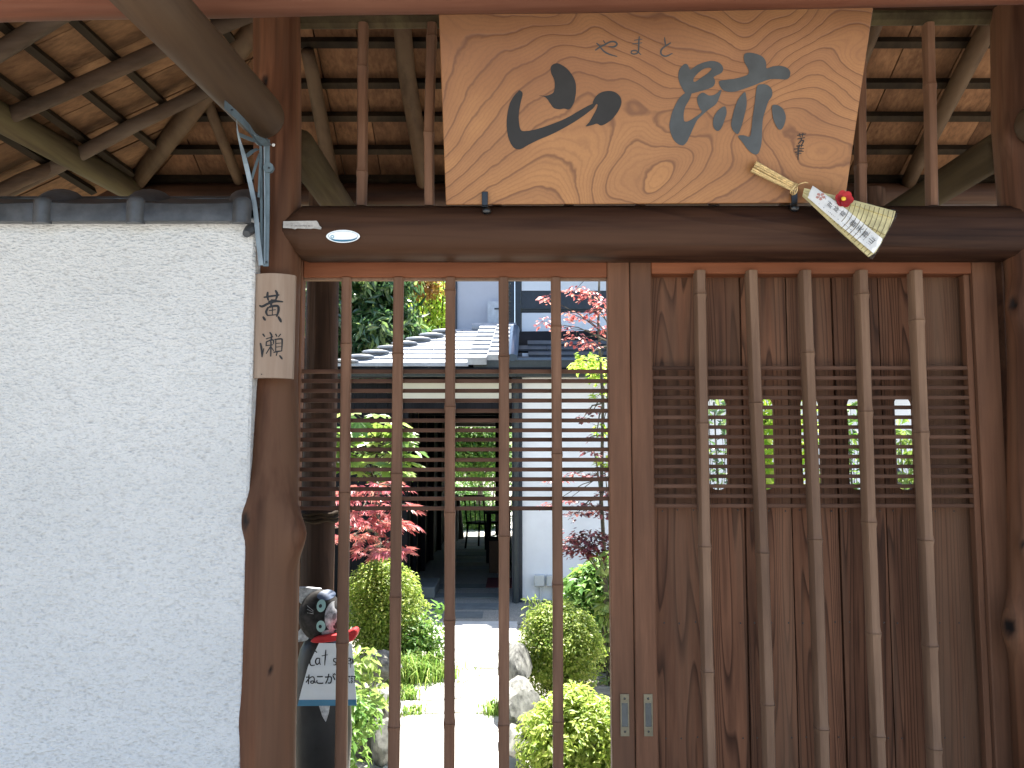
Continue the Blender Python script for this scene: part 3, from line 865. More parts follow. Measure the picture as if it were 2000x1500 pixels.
# ---------------------------------------------------------------- plastered wall with tile coping
wl = thing('plaster_wall', (-1.6, 2.2, 0), 'rough white sprayed plaster wall with grey tiled coping left of the gate', 'wall')
xw = P(487, 900, 2.115).x
wt_ = P(300, 425, 2.12).z
nx, nz = 2, 2
mb = MB()
mb.box((-4.5, 2.115, 0), (xw, 2.33, wt_))
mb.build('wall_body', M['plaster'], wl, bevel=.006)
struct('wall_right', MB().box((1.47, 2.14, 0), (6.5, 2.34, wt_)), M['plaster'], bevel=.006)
# coping: flat trays with round cover tiles between them
cov = [(78, -1), (261, 0), (469, 1)]
zc0 = P(261, 432, 2.075).z; zc1 = P(261, 394, 2.075).z
us = [-700, -508, -312, -112, 78, 261, 469]
for i in range(len(us)-1):
    x0, x1 = P(us[i], 410, 2.075).x, P(us[i+1], 410, 2.075).x
    mb = MB()
    q = []
    for t in np.linspace(0, 1, 7):
        sag = -.004*math.sin(math.pi*t)
        xx = x0+.006+(x1-x0-.012)*t
        q.append((xx, sag))
    vs, fs = [], []
    for xx, s_ in q:
        vs += [(xx, 2.078, zc0-s_*.3), (xx, 2.078, zc1+s_), (xx, 2.088, zc1+.004+s_), (xx, 2.23, zc1+.06+s_), (xx, 2.23, zc0+.03), (xx, 2.10, zc0+.001)]
    for j in range(6):
        for k in range(6):
            fs.append((j*6+k, j*6+(k+1) % 6, (j+1)*6+(k+1) % 6, (j+1)*6+k))
    fs += [(0, 1, 2, 3, 4, 5), tuple(36+k for k in (5, 4, 3, 2, 1, 0))]
    mb.add(vs, fs)
    mb.build('tray_tile', M['tile'], wl, bevel=.0015, autosm=40)
for u in us[1:]:
    c = P(u, 411, 2.07)
    rr_ = .0235
    mb = MB()
    # upright rounded face then barrel rising back
    prof = []
    nn = 12
    vs, fs = [], []
    sec = [(2.068, zc0-.004, zc1+.004, .0235), (2.068, zc0-.004, zc1+.0, .0235)]
    # vertical half-cylinder
    for zz in (zc0-.005, zc1-.004, zc1+.006, zc1+.014):
        k = 1 if zz < zc1 else (.93 if zz < zc1+.01 else .6)
        for j in range(nn+1):
            th = math.pi + math.pi*j/nn
            vs.append((c.x + rr_*k*math.cos(th), 2.085+rr_*k*math.sin(th), zz))
    for a in range(3):
        for j in range(nn):
            fs.append((a*(nn+1)+j, a*(nn+1)+j+1, (a+1)*(nn+1)+j+1, (a+1)*(nn+1)+j))
    fs.append(tuple(3*(nn+1)+j for j in range(nn+1))); fs.append(tuple(range(nn, -1, -1)))
    mb.add(vs, fs)
    pts = [(c.x, 2.09, zc1-.012), (c.x-.004, 2.12, zc1+.006), (c.x-.012, 2.16, zc1+.028), (c.x-.02, 2.21, zc1+.05)]
    mb.tube(pts, [.022, .032, .046, .052], 16, flat=.5)
    mb.build('cover_tile', M['tile'], wl, autosm=50)
cap = P(483, 447, 2.08)
MB().tube([(cap.x-.004, 2.085, cap.z-.012), (cap.x-.002, 2.10, cap.z+.0), (cap.x, 2.13, cap.z+.02)], [.010, .013, .015], 8).build('end_tile', M['tile'], wl, autosm=40)
fbox('ridge_tile', wl, (-4.4, 2.231, zc1+.03), (cap.x-.03, 2.30, zc1+.066), M['tile'], .008)
# ---------------------------------------------------------------- lettering helpers
def on_plane(p0, n):
    return lambda u, v: PP(u, v, p0, n)
def strokes(items, mapf, n, mat, parent, name, off0=.0004, step=.00012, thick=.0006):
    """items: list of (points in photo px, width px)"""
    mb = MB(); k = 0
    for pts, w in items:
        L, R, s0, s1 = ribbon(pts, w)
        outl = [s0] + L + [s1] + R[::-1]
        o = off0 + step*(k % 9); k += 1
        lo3 = [mapf(*p) - n*o for p in outl]
        # quads between the two sides keep self-crossing strokes clean
        m_ = len(L)
        A_ = [mapf(*p)-n*o for p in L]; B_ = [mapf(*p)-n*o for p in R]
        S0, S1 = mapf(*s0)-n*o, mapf(*s1)-n*o
        b = A_+B_+[S0, S1]
        fs = [(i, i+1, m_+i+1, m_+i) for i in range(m_-1)] + [(2*m_, 0, m_), (2*m_+1, 2*m_-1, m_-1)]
        mb.add(b, fs)
    me = mb.build(name, mat, parent)
    return me
FONT = None
def text_part(txt, name, size, o3, ex, ey, mat, parent, stretch=1.0, bold=0.0):
    """flat printed text: o3 = centre of the text, ex/ey = unit directions"""
    cu = bpy.data.curves.new('text_curve', 'FONT')
    cu.body = txt; cu.size = size; cu.align_x = 'CENTER'; cu.align_y = 'CENTER'; cu.offset = bold
    cu.resolution_u = 3
    ob = bpy.data.objects.new('text_tmp', cu); COL.objects.link(ob)
    dg = bpy.context.evaluated_depsgraph_get()
    me = bpy.data.meshes.new_from_object(ob.evaluated_get(dg))
    bpy.data.objects.remove(ob); bpy.data.curves.remove(cu)
    org = origin(parent)
    for v in me.vertices:
        v.co = o3 + ex*v.co.x*stretch + ey*v.co.y - org
    me.materials.clear(); me.materials.append(mat)
    me.name = name
    o = bpy.data.objects.new(name, me); COL.objects.link(o); o.parent = parent
    return o

# ---------------------------------------------------------------- big signboard
TL, TR_ = P(857, 28, 1.99), P(1706, 13, 1.99)
BL, BR = P(871, 400, 2.165), P(1650, 396, 2.165)
nb = ((TR_-TL).cross(BL-TL)).normalized()
if nb.y < 0: nb = -nb                      # points away from the viewer
BR = PP(1650, 396, TL, nb)
sign = thing('signboard', ((BL.x+BR.x)/2, 2.165, BL.z), 'large swirling-grain wooden signboard with black Japanese brush characters leaning above the lintel', 'signboard')
mb = MB(); th_ = .032
q = [BL, BR, TR_, TL]
mb.add(q+[p+nb*th_ for p in q], [(0,1,2,3), (7,6,5,4), (0,4,5,1), (1,5,6,2), (2,6,7,3), (3,7,4,0)])
bd = mb.build('board', M['elm'], sign, loc=(BL+TR_)/2, bevel=.0018)
pm = on_plane((BL+TR_)/2, nb)
def poly_char(name, polys, fx, mat, k0=0):
    mb = MB()
    for k, loops in enumerate(polys):
        L3 = []
        for l in loops:
            sm = catmull([Vector((p[0], p[1], 0)) for p in l], 4, True)
            L3.append([pm(*fx(p.x, p.y)) - nb*(.0016 + .0002*k) for p in sm])
        mb.prism(L3, nb*.0014)
    return mb.build(name, mat, sign)
f5 = lambda x, y: (960+x/5.263, 70+y/5.263)
f4 = lambda x, y: (1280+x/5.769, 70+y/5.769)
A1 = [(610,320),(640,290),(690,285),(760,325),(820,390),(860,470),(868,560),(855,660),(830,720),(795,758),(745,748),(700,755),(640,742),(600,690),(565,642),(530,622),(482,610),(545,617),(600,605),(640,575),(650,500),(640,440),(612,380)]
A2 = [(290,560),(320,595),(300,680),(283,780),(280,860),(300,965),(360,978),(480,955),(640,900),(780,840),(900,770),(1000,715),(1075,690),(1050,738),(1010,772),(940,825),(850,885),(720,960),(600,1020),(480,1070),(380,1120),(320,1155),(280,1168),(230,1150),(190,1090),(165,1010),(155,900),(165,790),(190,690),(230,620),(265,580)]
A3 = [(1040,700),(1060,640),(1110,590),(1180,568),(1250,572),(1310,610),(1335,670),(1320,740),(1270,820),(1210,880),(1130,922),(1085,903),(1040,915),(970,930),(1005,885),(1040,825),(1075,760),(1090,705)]
poly_char('brush_character', [[A1], [A2], [A3]], f5, M['ink'])
B1 = [(340,316),(365,330),(395,378),(470,330),(560,295),(640,283),(710,300),(750,335),(762,380),(740,420),(680,450),(655,470),(672,510),(650,570),(560,610),(480,630),(410,650),(345,650),(300,590),(265,510),(258,430),(275,370),(310,330)]
B1h = [(430,480),(480,420),(540,375),(600,358),(632,375),(590,420),(520,470),(440,520)]
B2 = [(345,640),(405,640),(380,720),(335,800),(318,880),(325,960),(375,960),(440,920),(520,860),(500,820),(475,760),(470,700),(495,660),(540,640),(600,672),(660,665),(700,640),(745,605),(720,690),(680,770),(600,830),(530,890),(470,950),(430,1030),(385,1130),(350,1200),(300,1235),(230,1200),(180,1120),(158,1020),(170,930),(200,830),(250,730),(290,680)]
B3 = [(1010,200),(1060,190),(1140,205),(1210,240),(1245,300),(1250,365),(1320,345),(1400,338),(1470,355),(1515,400),(1510,460),(1470,492),(1380,488),(1290,490),(1200,520),(1090,565),(990,600),(900,628),(830,632),(770,615),(735,580),(715,515),(800,495),(900,482),(1000,455),(1045,430),(1050,390),(1030,345),(1000,290),(995,235)]
B4 = [(770,795),(792,810),(800,870),(780,940),(755,1010),(725,1060),(690,1070),(655,1030),(648,960),(670,890),(710,835)]
B5 = [(1000,635),(1020,680),(1025,780),(1000,900),(970,1010),(940,1090),(915,1105),(870,1060),(852,1000),(865,920),(890,820),(930,720)]
B6 = [(1150,560),(1210,545),(1270,560),(1310,610),(1310,680),(1270,740),(1240,830),(1210,930),(1200,1050),(1195,1180),(1180,1270),(1150,1330),(1100,1330),(1040,1280),(980,1200),(930,1130),(990,1120),(1060,1135),(1080,1050),(1090,940),(1105,840),(1120,740),(1130,640)]
B7 = [(1315,785),(1370,780),(1430,820),(1465,900),(1455,980),(1425,1045),(1390,1055),(1350,1000),(1325,930),(1312,850)]
poly_char('brush_character', [[B1, B1h], [B2], [B3], [B4], [B5], [B6], [B7]], f4, M['slatepaint2'])
def S5(l, w): return ([f5(*p) for p in l], w/5.263)
def S4(l, w): return ([f4(*p) for p in l], w/5.769*1.25)
kana = [S5([(1068,148),(1110,118),(1170,88),(1215,64),(1262,60),(1290,85),(1262,112),(1205,112)], 17), S5([(1080,75),(1105,100),(1145,150),(1200,186),(1290,212)], 15), S5([(1150,48),(1168,80)], 13),
        S5([(1468,46),(1548,34)], 13), S5([(1450,84),(1545,72)], 13), S5([(1518,8),(1514,60),(1512,120),(1505,170),(1468,188),(1436,178),(1445,155),(1490,155),(1535,195)], 14),
        S5([(1778,18),(1782,60),(1790,100)], 14), S5([(1840,72),(1815,88),(1770,118),(1742,150),(1745,190),(1790,210),(1858,180)], 16)]
for i0, i1 in ((0, 3), (3, 6), (6, 8)): strokes(kana[i0:i1], pm, nb, M['slatepaint'], sign, 'kana_character', off0=.0012)
sg = [S4(l, 12) for l in ([(1600,1122),(1692,1106)], [(1622,1102),(1632,1142)], [(1662,1095),(1652,1138)], [(1600,1162),(1682,1146)], [(1645,1150),(1638,1182),(1608,1216)], [(1638,1178),(1668,1182),(1648,1228)],
     [(1588,1242),(1665,1235)], [(1620,1225),(1622,1258)], [(1646,1222),(1642,1256)], [(1562,1276),(1672,1268)], [(1600,1292),(1652,1288)], [(1572,1312),(1668,1300)], [(1588,1332),(1642,1325)], [(1606,1240),(1607,1300),(1605,1398)])]
for i0, i1 in ((0, 6), (6, 14)): strokes(sg[i0:i1], pm, nb, M['ink'], sign, 'signature_character', off0=.0012)

# black hooks that hold the board
def hook(u, v, lab, loc_w):
    t = thing('sign_bracket', P(u, v, 2.15), lab, 'bracket', 'brackets holding the signboard')
    p = P(u, v-12, 2.15)
    yb = (pm(u, v-16)).y
    mb = MB()
    w = .008
    z1 = P(u, v-22, yb).z; z0 = P(u, v+2, 2.15).z
    mb.box((p.x-w, yb-.009, z0-.002), (p.x+w, yb-.0045, z1))
    mb.box((p.x-w, yb-.009, z0-.006), (p.x+w, 2.205, z0-.0025))
    mb.build('plate', M['blackmetal'], t, bevel=.0012)
    k = P(u+3, v+11, 2.145)
    MB().sphere((k.x, 2.158, k.z), (.0125, .010, .010), 14, 8).build('knob', M['blackmetal'], t, smooth=True)
hook(947, 398, 'small black metal bracket under the left part of the signboard', 0)
hook(1552, 393, 'small black metal bracket beside the straw charm under the signboard', 0)
# little wire hook over the board
t = P(1396, 8, 1.9)
pts = []
for i in range(14):
    th = math.pi*(1.0 + i/13*1.15)
    pts.append((t.x+.009*math.cos(th), 1.9, t.z+.002+.012*math.sin(th)))
props(MB().tube([(pts[0][0], 1.9, t.z+.03)]+pts, .0016, 6).build('wire_hook', M['paper'], smooth=True), 'thin pale wire hook hanging above the middle of the signboard', 'hook')

# ---------------------------------------------------------------- name plate on the left post
npt = thing('name_plate', P(530, 738, 2.135), 'upright pale curved wooden name plate with two black kanji on the left post', 'name plate')
cx_t, cx_b = P(532.5, 535, 2.14).x, P(527, 738, 2.14).x
z1_, z0_ = P(530, 534, 2.12).z, P(530, 738, 2.12).z
RC = .075
def plate_pt(x, z, off=0):
    cx = cx_b + (cx_t-cx_b)*(z-z0_)/(z1_-z0_)
    d = max(-.99, min(.99, (x-cx)/RC))
    return Vector((x, 2.192 - RC*math.sqrt(1-d*d) - off, z))
mb = MB(); vs, fs = [], []
K, R = 22, 12
for j in range(R+1):
    z = z0_+(z1_-z0_)*j/R
    cx = cx_b + (cx_t-cx_b)*j/R
    for i in range(K+1):
        x = cx + (-.0565 + .113*i/K)
        vs.append(plate_pt(x, z))
nf = len(vs)
vs += [v + Vector((0, .016, 0)) for v in vs]
for j in range(R):
    for i in range(K):
        a = j*(K+1)+i
        fs.append((a, a+1, a+K+2, a+K+1)); fs.append((nf+a, nf+a+K+1, nf+a+K+2, nf+a+1))
for i in range(K):
    fs.append((i, nf+i, nf+i+1, i+1)); a = R*(K+1)+i; fs.append((a, a+1, nf+a+1, nf+a))
for j in range(R):
    a = j*(K+1); fs.append((a, a+K+1, nf+a+K+1, nf+a)); a += K; fs.append((a, nf+a, nf+a+K+1, a+K+1))
mb.add(vs, fs)
mb.build('plate', M['plate'], npt, autosm=40)
def npmap(u, v):
    # reach the curved face by a few refinement steps
    Y = 2.12
    for _ in range(6):
        p = P(u, v, Y); Y = plate_pt(p.x, p.z).y
    p = P(u, v, Y)
    return plate_pt(p.x, p.z, 0)
fn = lambda x, y: (480+x/7.5, 540+y/7.5)
def SN(l, w): return ([fn(*p) for p in l], w/7.5)
kj = [SN([(322,232),(318,290),(332,350)], 36), SN([(438,208),(462,265),(440,345)], 38), SN([(268,306),(380,288),(492,272)], 30), SN([(335,372),(390,352),(450,345)], 26),
      SN([(205,428),(245,440),(330,398),(440,365),(545,372)], 34), SN([(385,340),(375,400),(372,450)], 34), SN([(330,455),(300,520),(322,575)], 34), SN([(345,450),(430,432),(478,445),(480,510),(455,585)], 36), SN([(345,502),(440,488)], 20), SN([(392,440),(390,560)], 22), SN([(325,572),(455,560)], 24),
      SN([(255,592),(275,625),(290,640)], 36), SN([(478,592),(505,635),(520,668)], 40),
      SN([(252,845),(278,880)], 34), SN([(215,980),(232,1060),(240,1178)], 32), SN([(242,1165),(266,1055)], 24), SN([(300,915),(400,882)], 22), SN([(355,822),(380,870),(365,960)], 28), SN([(305,955),(298,1020)], 26), SN([(310,955),(400,930),(408,990)], 22), SN([(298,1015),(400,1002)], 22), SN([(372,960),(368,1170)], 30), SN([(362,1030),(300,1130)], 24), SN([(375,1035),(410,1090)], 20),
      SN([(440,845),(458,880)], 28), SN([(512,845),(480,885)], 22), SN([(425,925),(520,915),(535,950),(528,1095)], 24), SN([(442,935),(440,1095)], 22), SN([(450,982),(520,975)], 16), SN([(450,1035),(520,1028)], 16), SN([(412,1112),(470,1100),(530,1092)], 22), SN([(462,1105),(448,1160)], 26), SN([(498,1160),(520,1190),(535,1212)], 30)]
for i0, i1 in ((0, 13), (13, len(kj))): strokes(kj[i0:i1], npmap, Vector((0, 1, 0)), M['ink'], npt, 'kanji_character', off0=.0006)
ns = MB(); ns.sphere(npmap(511, 731), .0018, 8, 6); ns.build('nail', M['blackmetal'], npt)

# ---------------------------------------------------------------- folding metal bracket
br = thing('shelf_bracket', P(512, 515, 2.12), 'blue-grey painted folding metal bracket screwed to the left post under the arm log', 'bracket')
YB = 2.11
def B(u, v, dy=0): return P(u, v, YB+dy)
mb = MB()
def strip(pts, w, t=.003, dy=0, name='leg', mat='bluesteel', wdir=None):
    """flat metal strip of width w (seen face on) following photo points"""
    mb = MB(); q = catmull([Vector((p[0], p[1], p[2] if len(p) > 2 else 0)) for p in pts], 5, False)
    vs, fs = [], []
    c3 = [P(p.x, p.y, YB+dy+p.z) for p in q]
    for i, p in enumerate(c3):
        a, b_ = c3[max(i-1, 0)], c3[min(i+1, len(c3)-1)]
        tt = (b_-a).normalized(); s_ = tt.cross(Vector((0, 1, 0))).normalized()*w/2
        vs += [p-s_, p+s_, p+s_+Vector((0, t, 0)), p-s_+Vector((0, t, 0))]
    for i in range(len(c3)-1):
        for k in range(4):
            fs.append((i*4+k, i*4+(k+1) % 4, i*4+4+(k+1) % 4, i*4+4+k))
    fs += [(0, 3, 2, 1), tuple(len(c3)*4-4+k for k in range(4))]
    mb.add(vs, fs)
    return mb.build(name, M[mat], br, bevel=.0006)
strip([(521, 272), (521, 400), (519, 520)], .014, .004, .0, 'wall_plate')
strip([(509, 285), (510, 400), (510, 515)], .007, .012, .0, 'plate_rib')
strip([(516, 283), (517, 400), (517, 515)], .0035, .014, -.004, 'plate_rib', 'bluesteel_light')
strip([(438, 203, -.30), (470, 232, -.22), (503, 266, -.11), (523, 284, -.014)], .019, .004, 0, 'top_arm')
strip([(462, 226, -.235), (465, 262, -.14), (480, 320, -.03), (497, 400, -.012), (504, 470, -.006), (510, 518, 0)], .012, .003, -.004, 'curved_brace', 'bluesteel_light')
strip([(472, 236, -.20), (492, 260, -.11), (508, 282, -.01)], .010, .008, -.001, 'arm_web')
strip([(466, 262, -.045), (490, 272, -.02), (508, 277, 0)], .010, .003, 0, 'stay')
strip([(481, 305, -.03), (493, 295, -.02), (503, 290, 0)], .010, .003, .001, 'stay')
strip([(491, 350, -.02), (500, 320, -.01), (507, 300, 0)], .007, .003, .001, 'stay')
strip([(505, 385, -.012), (507, 340, -.006), (509, 300, 0)], .006, .003, .001, 'stay')
for (u, v, r) in ((508, 270, .017), (524, 327, .013)):
    c = P(u, v, YB-.004)
    MB().tube([(c.x, YB-.006, c.z), (c.x, YB+.006, c.z)], r, 18).build('hinge_disc', M['bluesteel'], br, autosm=40)
for (u, v, dy) in ((453, 215, -.275), (525, 328, -.01), (511, 268, -.012), (520, 512, -.004)):
    MB().sphere(P(u, v, YB+dy-.001), (.003, .0015, .003), 8, 5).build('screw', M['steel'], br)

# ---------------------------------------------------------------- stickers on the lintel
yl = 2.1575
pl = [(553, 432), (618, 431), (621, 434), (624, 441), (628, 444), (627, 448), (618, 447), (612, 446), (606, 447), (580, 446), (576, 448), (570, 446), (553, 445)]
lab = thing('torn_label', P(590, 440, yl), 'torn white strip label with faded print near the left end of the lintel', 'sticker')
mb = MB(); mb.prism([[P(u, v, yl-.0012) for u, v in pl]], (0, .0008, 0)); mb.build('strip', M['oldpaper'], lab)
mk = MB()
rr2 = random.Random(3)
x = 569
while x < 612:
    h = rr2.uniform(1.5, 3.2); w = rr2.uniform(.7, 1.6)
    y0 = 441 - h/2 + rr2.uniform(-.6, .6)
    mk.add([P(x, y0, yl-.0022), P(x+w, y0+.3, yl-.0022), P(x+w, y0+h, yl-.0022), P(x, y0+h-.2, yl-.0022)], [(0, 1, 2, 3)])
    x += w + rr2.uniform(.6, 2)
mk.build('faded_print', plain('faded_grey_print', (0.16, .15, .15), .7), lab)
ov = thing('oval_sticker', P(670, 461, yl), 'glossy white oval fish-shaped sticker with blue outline on the lintel', 'sticker')
def ell(cu, cv, a, b, Y, n=36, pw=1.0):
    return [P(cu+a*math.cos(2*math.pi*k/n), cv+b*math.copysign(abs(math.sin(2*math.pi*k/n))**pw, math.sin(2*math.pi*k/n)), Y) for k in range(n)]
mb = MB(); mb.prism([ell(670, 461.5, 33, 12.6, yl-.0015, pw=1.12)], (0, .001, 0)); mb.build('badge', M['glosswhite'], ov)
mb = MB()
o1 = ell(670, 460.5, 29.5, 9.4, yl-.0021, pw=1.12); o2 = ell(670, 460.4, 28.8, 8.8, yl-.0021, pw=1.12)
mb.prism([o1, o2], (0, .0003, 0)); mb.build('outline', plain('grey_blue_line', (.15, .3, .36), .4), ov)
belly = [(642, 464.5), (650, 467.2), (670, 468.3), (690, 467), (698, 464), (694, 468), (684, 471), (668, 472.2), (652, 470.3)]
mb = MB(); mb.prism([[P(p.x, p.y, yl-.0024) for p in catmull([Vector((a, b, 0)) for a, b in belly], 3)]], (0, .0003, 0)); mb.build('blue_belly', plain('deep_teal_print', (.03, .16, .27), .35), ov)
mb = MB(); mb.prism([ell(649, 462.3, 3.6, 3.1, yl-.0024, 16), ell(649, 462.3, 2.3, 1.9, yl-.0024, 16)], (0, .0003, 0)); mb.build('ring_mark', M['bluepr'], ov)

# ---------------------------------------------------------------- straw charm
fz = lambda x, y: (1420+x/5.556, 300+y/5.556)
YC = 2.095
ch = thing('straw_charm', P(1600, 400, YC), 'fan-shaped straw and bamboo-leaf charm in clear wrap with white paper tag and red flower', 'charm')
def C(x, y, dy=0):
    u, v = fz(x, y)
    Y = YC + .02 if x < 800 else YC + .02 - min(1, (x-800)/500)*.03
    if x < 700:
        Y = min(YC+.02, pm(u, v).y - .022)
    return P(u, v, Y+dy)
r5 = random.Random(11)
for k in range(15):
    a = (k % 5-2)/2; b_ = (k//5-1)
    s0 = Vector((300 + 18*a + r5.uniform(-22, 22), 140 + 40*a)); s1 = Vector((735, 385+22*a))
    if k == 0: s0 += Vector((14, 8))
    s0 = Vector((275 - a*32 + r5.uniform(-14, 14), 140 + a*(-0) + 0)) if False else s0
    x0, y0 = 288 - 34*a + r5.uniform(-10, 10) + (0), 138 + 44*a + r5.uniform(-6, 6)
    x0 += 10*a*-0
    x1, y1 = 735 - 18*a, 372 + 30*a
    c0, c1 = C(x0, y0, b_*.006), C(x1, y1, b_*.004)
    md = c0.lerp(c1, .5) + Vector((0, 0, r5.uniform(-.002, .002)))
    MB().tube([c0, md, c1], [.0038, .0036, .0034], 7, flat=.8).build('straw_stalk', M['straw'], ch, autosm=50)
mb = MB()
for k in range(4):
    pts = []
    cc0, cc1 = C(728+k*12, 330+k*5, 0), C(690+k*12, 425+k*5, 0)
    c = (cc0+cc1)/2; ax = (cc0-cc1)/2*1.12
    for i in range(15):
        th = 2*math.pi*i/14
        pts.append(c + ax*math.cos(th) + Vector((.003*math.sin(th*2+k), -.013*math.sin(th), 0)))
    mb.tube(pts, .0016, 5, cap=False)
mb.tube([C(760, 345, -.014), C(800, 325, -.018), (C(845, 312, -.016)), C(880, 318, -.014)], .0014, 5)
mb.build('binding_cord', M['straw'], ch, smooth=True)
# leaf cone: overlapping long triangular leaves
fan = [(1540, 1120), (1610, 1075), (1680, 960), (1720, 880), (1775, 780), (1810, 700), (1830, 625)]
root_ = (830, 420)
for k in range(6):
    a, b_ = fan[k], fan[k+1]
    dy = -.004*(k % 2) - .004*math.sin(k/5*math.pi)
    r0 = (root_[0]-8+3*k, root_[1]+38-14*k); r1 = (root_[0]-8+3*(k+1), root_[1]+38-14*(k+1))
    m0 = ((r0[0]+a[0])/2, (r0[1]+a[1])/2+10*(k < 3)); m1 = ((r1[0]+b_[0])/2, (r1[1]+b_[1])/2-6)
    vs = [C(*r0, dy), C(*r1, dy), C(*m1, dy-.007), C(*b_, dy-.010), C(*a, dy-.012), C(*m0, dy-.009)]
    vs += [v + Vector((0, .004, 0)) for v in vs]
    mb = MB(); mb.add(vs, [(0, 1, 2, 5), (5, 2, 3, 4), (6, 11, 8, 7), (11, 10, 9, 8), (0, 6, 7, 1), (1, 7, 8, 2), (2, 8, 9, 3), (3, 9, 10, 4), (4, 10, 11, 5), (5, 11, 6, 0)])
    mb.build('wrapped_leaf', M['leafhusk'], ch)
mb = MB()
for k in range(13):
    t = .36 + .62*k/12
    pts = []
    for i in range(9):
        s = i/8
        a = Vector(fan[0]).lerp(Vector(fan[6]), s) + (Vector((60, 40))*math.sin(s*math.pi)*.8)
        p = Vector(root_).lerp(a, t)
        pts.append(C(p.x, p.y, -.0185 - .002*math.sin(s*math.pi)))
    mb.tube(pts, .0008, 4)
mb.build('twine_rings', M['cord'], ch)
tag4 = [(930, 348), (1240, 560), (1688, 925), (1662, 985), (1590, 1082), (1180, 740), (878, 478), (895, 420)]
mb = MB(); mb.prism([[C(x, y, -.0225) for x, y in tag4]], (0, .0008, 0)); tg = mb.build('paper_tag', M['paper'], ch)
dirv = (C(1590, 950, -.024) - C(1130, 570, -.024)); ey_ = dirv.normalized()
nn_ = Vector((0, -1, 0)); 
for chs, (x, y) in (('厄', (1125, 560)), ('除', (1195, 607)), ('粽', (1262, 655)), ('霰', (1375, 765)), ('天', (1445, 822)), ('神', (1505, 880)), ('山', (1572, 945))):
    c = C(x, y, -.0236)
    down = Vector((dirv.x, 0, dirv.z)).normalized()
    right = Vector((0, 1, 0)).cross(down).normalized()
    if right.z < 0: right = -right
    text_part(chs, 'tag_lettering', .0168 if x > 1300 else .0145, c, right, -down, plain('grey_ink', (.05, .05, .05), .6), tg, 1.0, .0)
tn = MB()
for side in (-1, 1):
    for k in range(34):
        if rr2.random() < .3: continue
        t = .14 + .8*k/34
        q = Vector((905, 415)).lerp(Vector((1640, 1005)), t) + Vector((.62, -.78))*side*44
        c = C(q.x, q.y, -.0236); s_ = rr2.uniform(.0006, .0012)
        tn.add([c+Vector((-s_, 0, -s_)), c+Vector((s_, 0, -s_)), c+Vector((s_, 0, s_)), c+Vector((-s_, 0, s_))], [(0, 1, 2, 3)])
tn.build('small_print', plain('pale_grey_print', (.3, .32, .34), .6), tg, kind='stuff')
mb = MB()
for k in range(5):
    th = 2*math.pi*k/5+.3
    mb.add([C(1015+52*math.cos(th+a_)*r_, 465+40*math.sin(th+a_)*r_, -.0238) for a_, r_ in ((-.5, .25), (-.45, .9), (0, 1.1), (.45, .9), (.5, .25))], [(0, 1, 2, 3, 4)])
mb.build('faded_crest', plain('faded_red_print', (.65, .33, .28), .6), tg)
fl = None
for k in range(6):
    th = 2*math.pi*k/6 + .2
    c = C(1272+48*math.cos(th), 490+42*math.sin(th), -.026)
    ax = Vector((math.cos(th), 0, -math.sin(th)))
    ay = Vector((0, 1, 0)).cross(ax)
    vs = [c+ax*(.0125*math.cos(q))+ay*(.0115*math.sin(q))+Vector((0, -.002*math.cos(q)+.0006*(k % 3), 0)) for q in np.linspace(0, 2*math.pi, 12, endpoint=False)]
    vs2 = [v+Vector((0, .0012, 0)) for v in vs]
    mb = MB(); mb.add(vs+vs2, [tuple(range(12)), tuple(reversed(range(12, 24)))]+[(i, (i+1) % 12, 12+(i+1) % 12, 12+i) for i in range(12)])
    mb.build('flower_petal', M['red'], ch)
mb = MB(); c = C(1265, 490, -.030); mb.sphere(c, (.0062, .003, .0055), 12, 8); mb.build('flower_centre', M['yellow'], ch, smooth=True)
# wrap
wo = [(850, 325), (1000, 340), (1180, 375), (1500, 470), (1700, 560), (1850, 612), (1835, 700), (1800, 760), (1720, 900), (1650, 1040), (1590, 1130), (1530, 1145), (1390, 1000), (1230, 910), (1120, 790), (1000, 660), (930, 610), (850, 545), (825, 470)]
sm = catmull([Vector((a, b, 0)) for a, b in wo], 3)
cw = (1300, 640)
mb = MB(); vs = []; fs = []
for ring_, k in enumerate((1.0, .93, .75, .4, .02)):
    for p in sm:
        x, y = cw[0]+(p.x-cw[0])*k, cw[1]+(p.y-cw[1])*k
        bul = (1-k)**.5
        wr = mnoise.noise(Vector((x*.012, y*.012, 0)))*.010
        vs.append(C(x, y, -.016 - .020*bul + wr*(.3+bul*.5)))
nS = len(sm)
for j in range(4):
    for i in range(nS):
        fs.append((j*nS+i, j*nS+(i+1) % nS, (j+1)*nS+(i+1) % nS, (j+1)*nS+i))
mb.add(vs, fs)
mb.build('clear_wrap', M['wrap'], ch, smooth=True)

# ---------------------------------------------------------------- cat figure with a placard
YK = 3.12
ct_ = thing('cat_figure', (P(628, 1300, YK).x, YK, -.03), 'painted wooden cat figure with tilted head, white ears and red collar behind the lattice door', 'cat figure')
def K(u, v, dy=0): return P(u, v, YK+dy)
hc = K(624, 1202)
mb = MB()
mb.sphere((hc.x, YK, hc.z), (.076, .060, .092), 28, 18, fn=lambda d: 1+.06*max(0, d.x)-.05*max(0, -d.x)*abs(d.z))
head = mb.build('head', M['catdark'], ct_, smooth=True)
def ear(pts):
    mb = MB(); mb.prism([[K(u, v, -.005) for u, v in pts]], (0, .018, 0)); mb.build('ear', M['catwhite'], ct_, bevel=.002)
ear([(575, 1147), (600, 1147), (627, 1150), (612, 1168), (600, 1188), (586, 1178), (574, 1168)])
ear([(572, 1256), (578, 1240), (600, 1210), (606, 1228), (620, 1243), (597, 1252)])
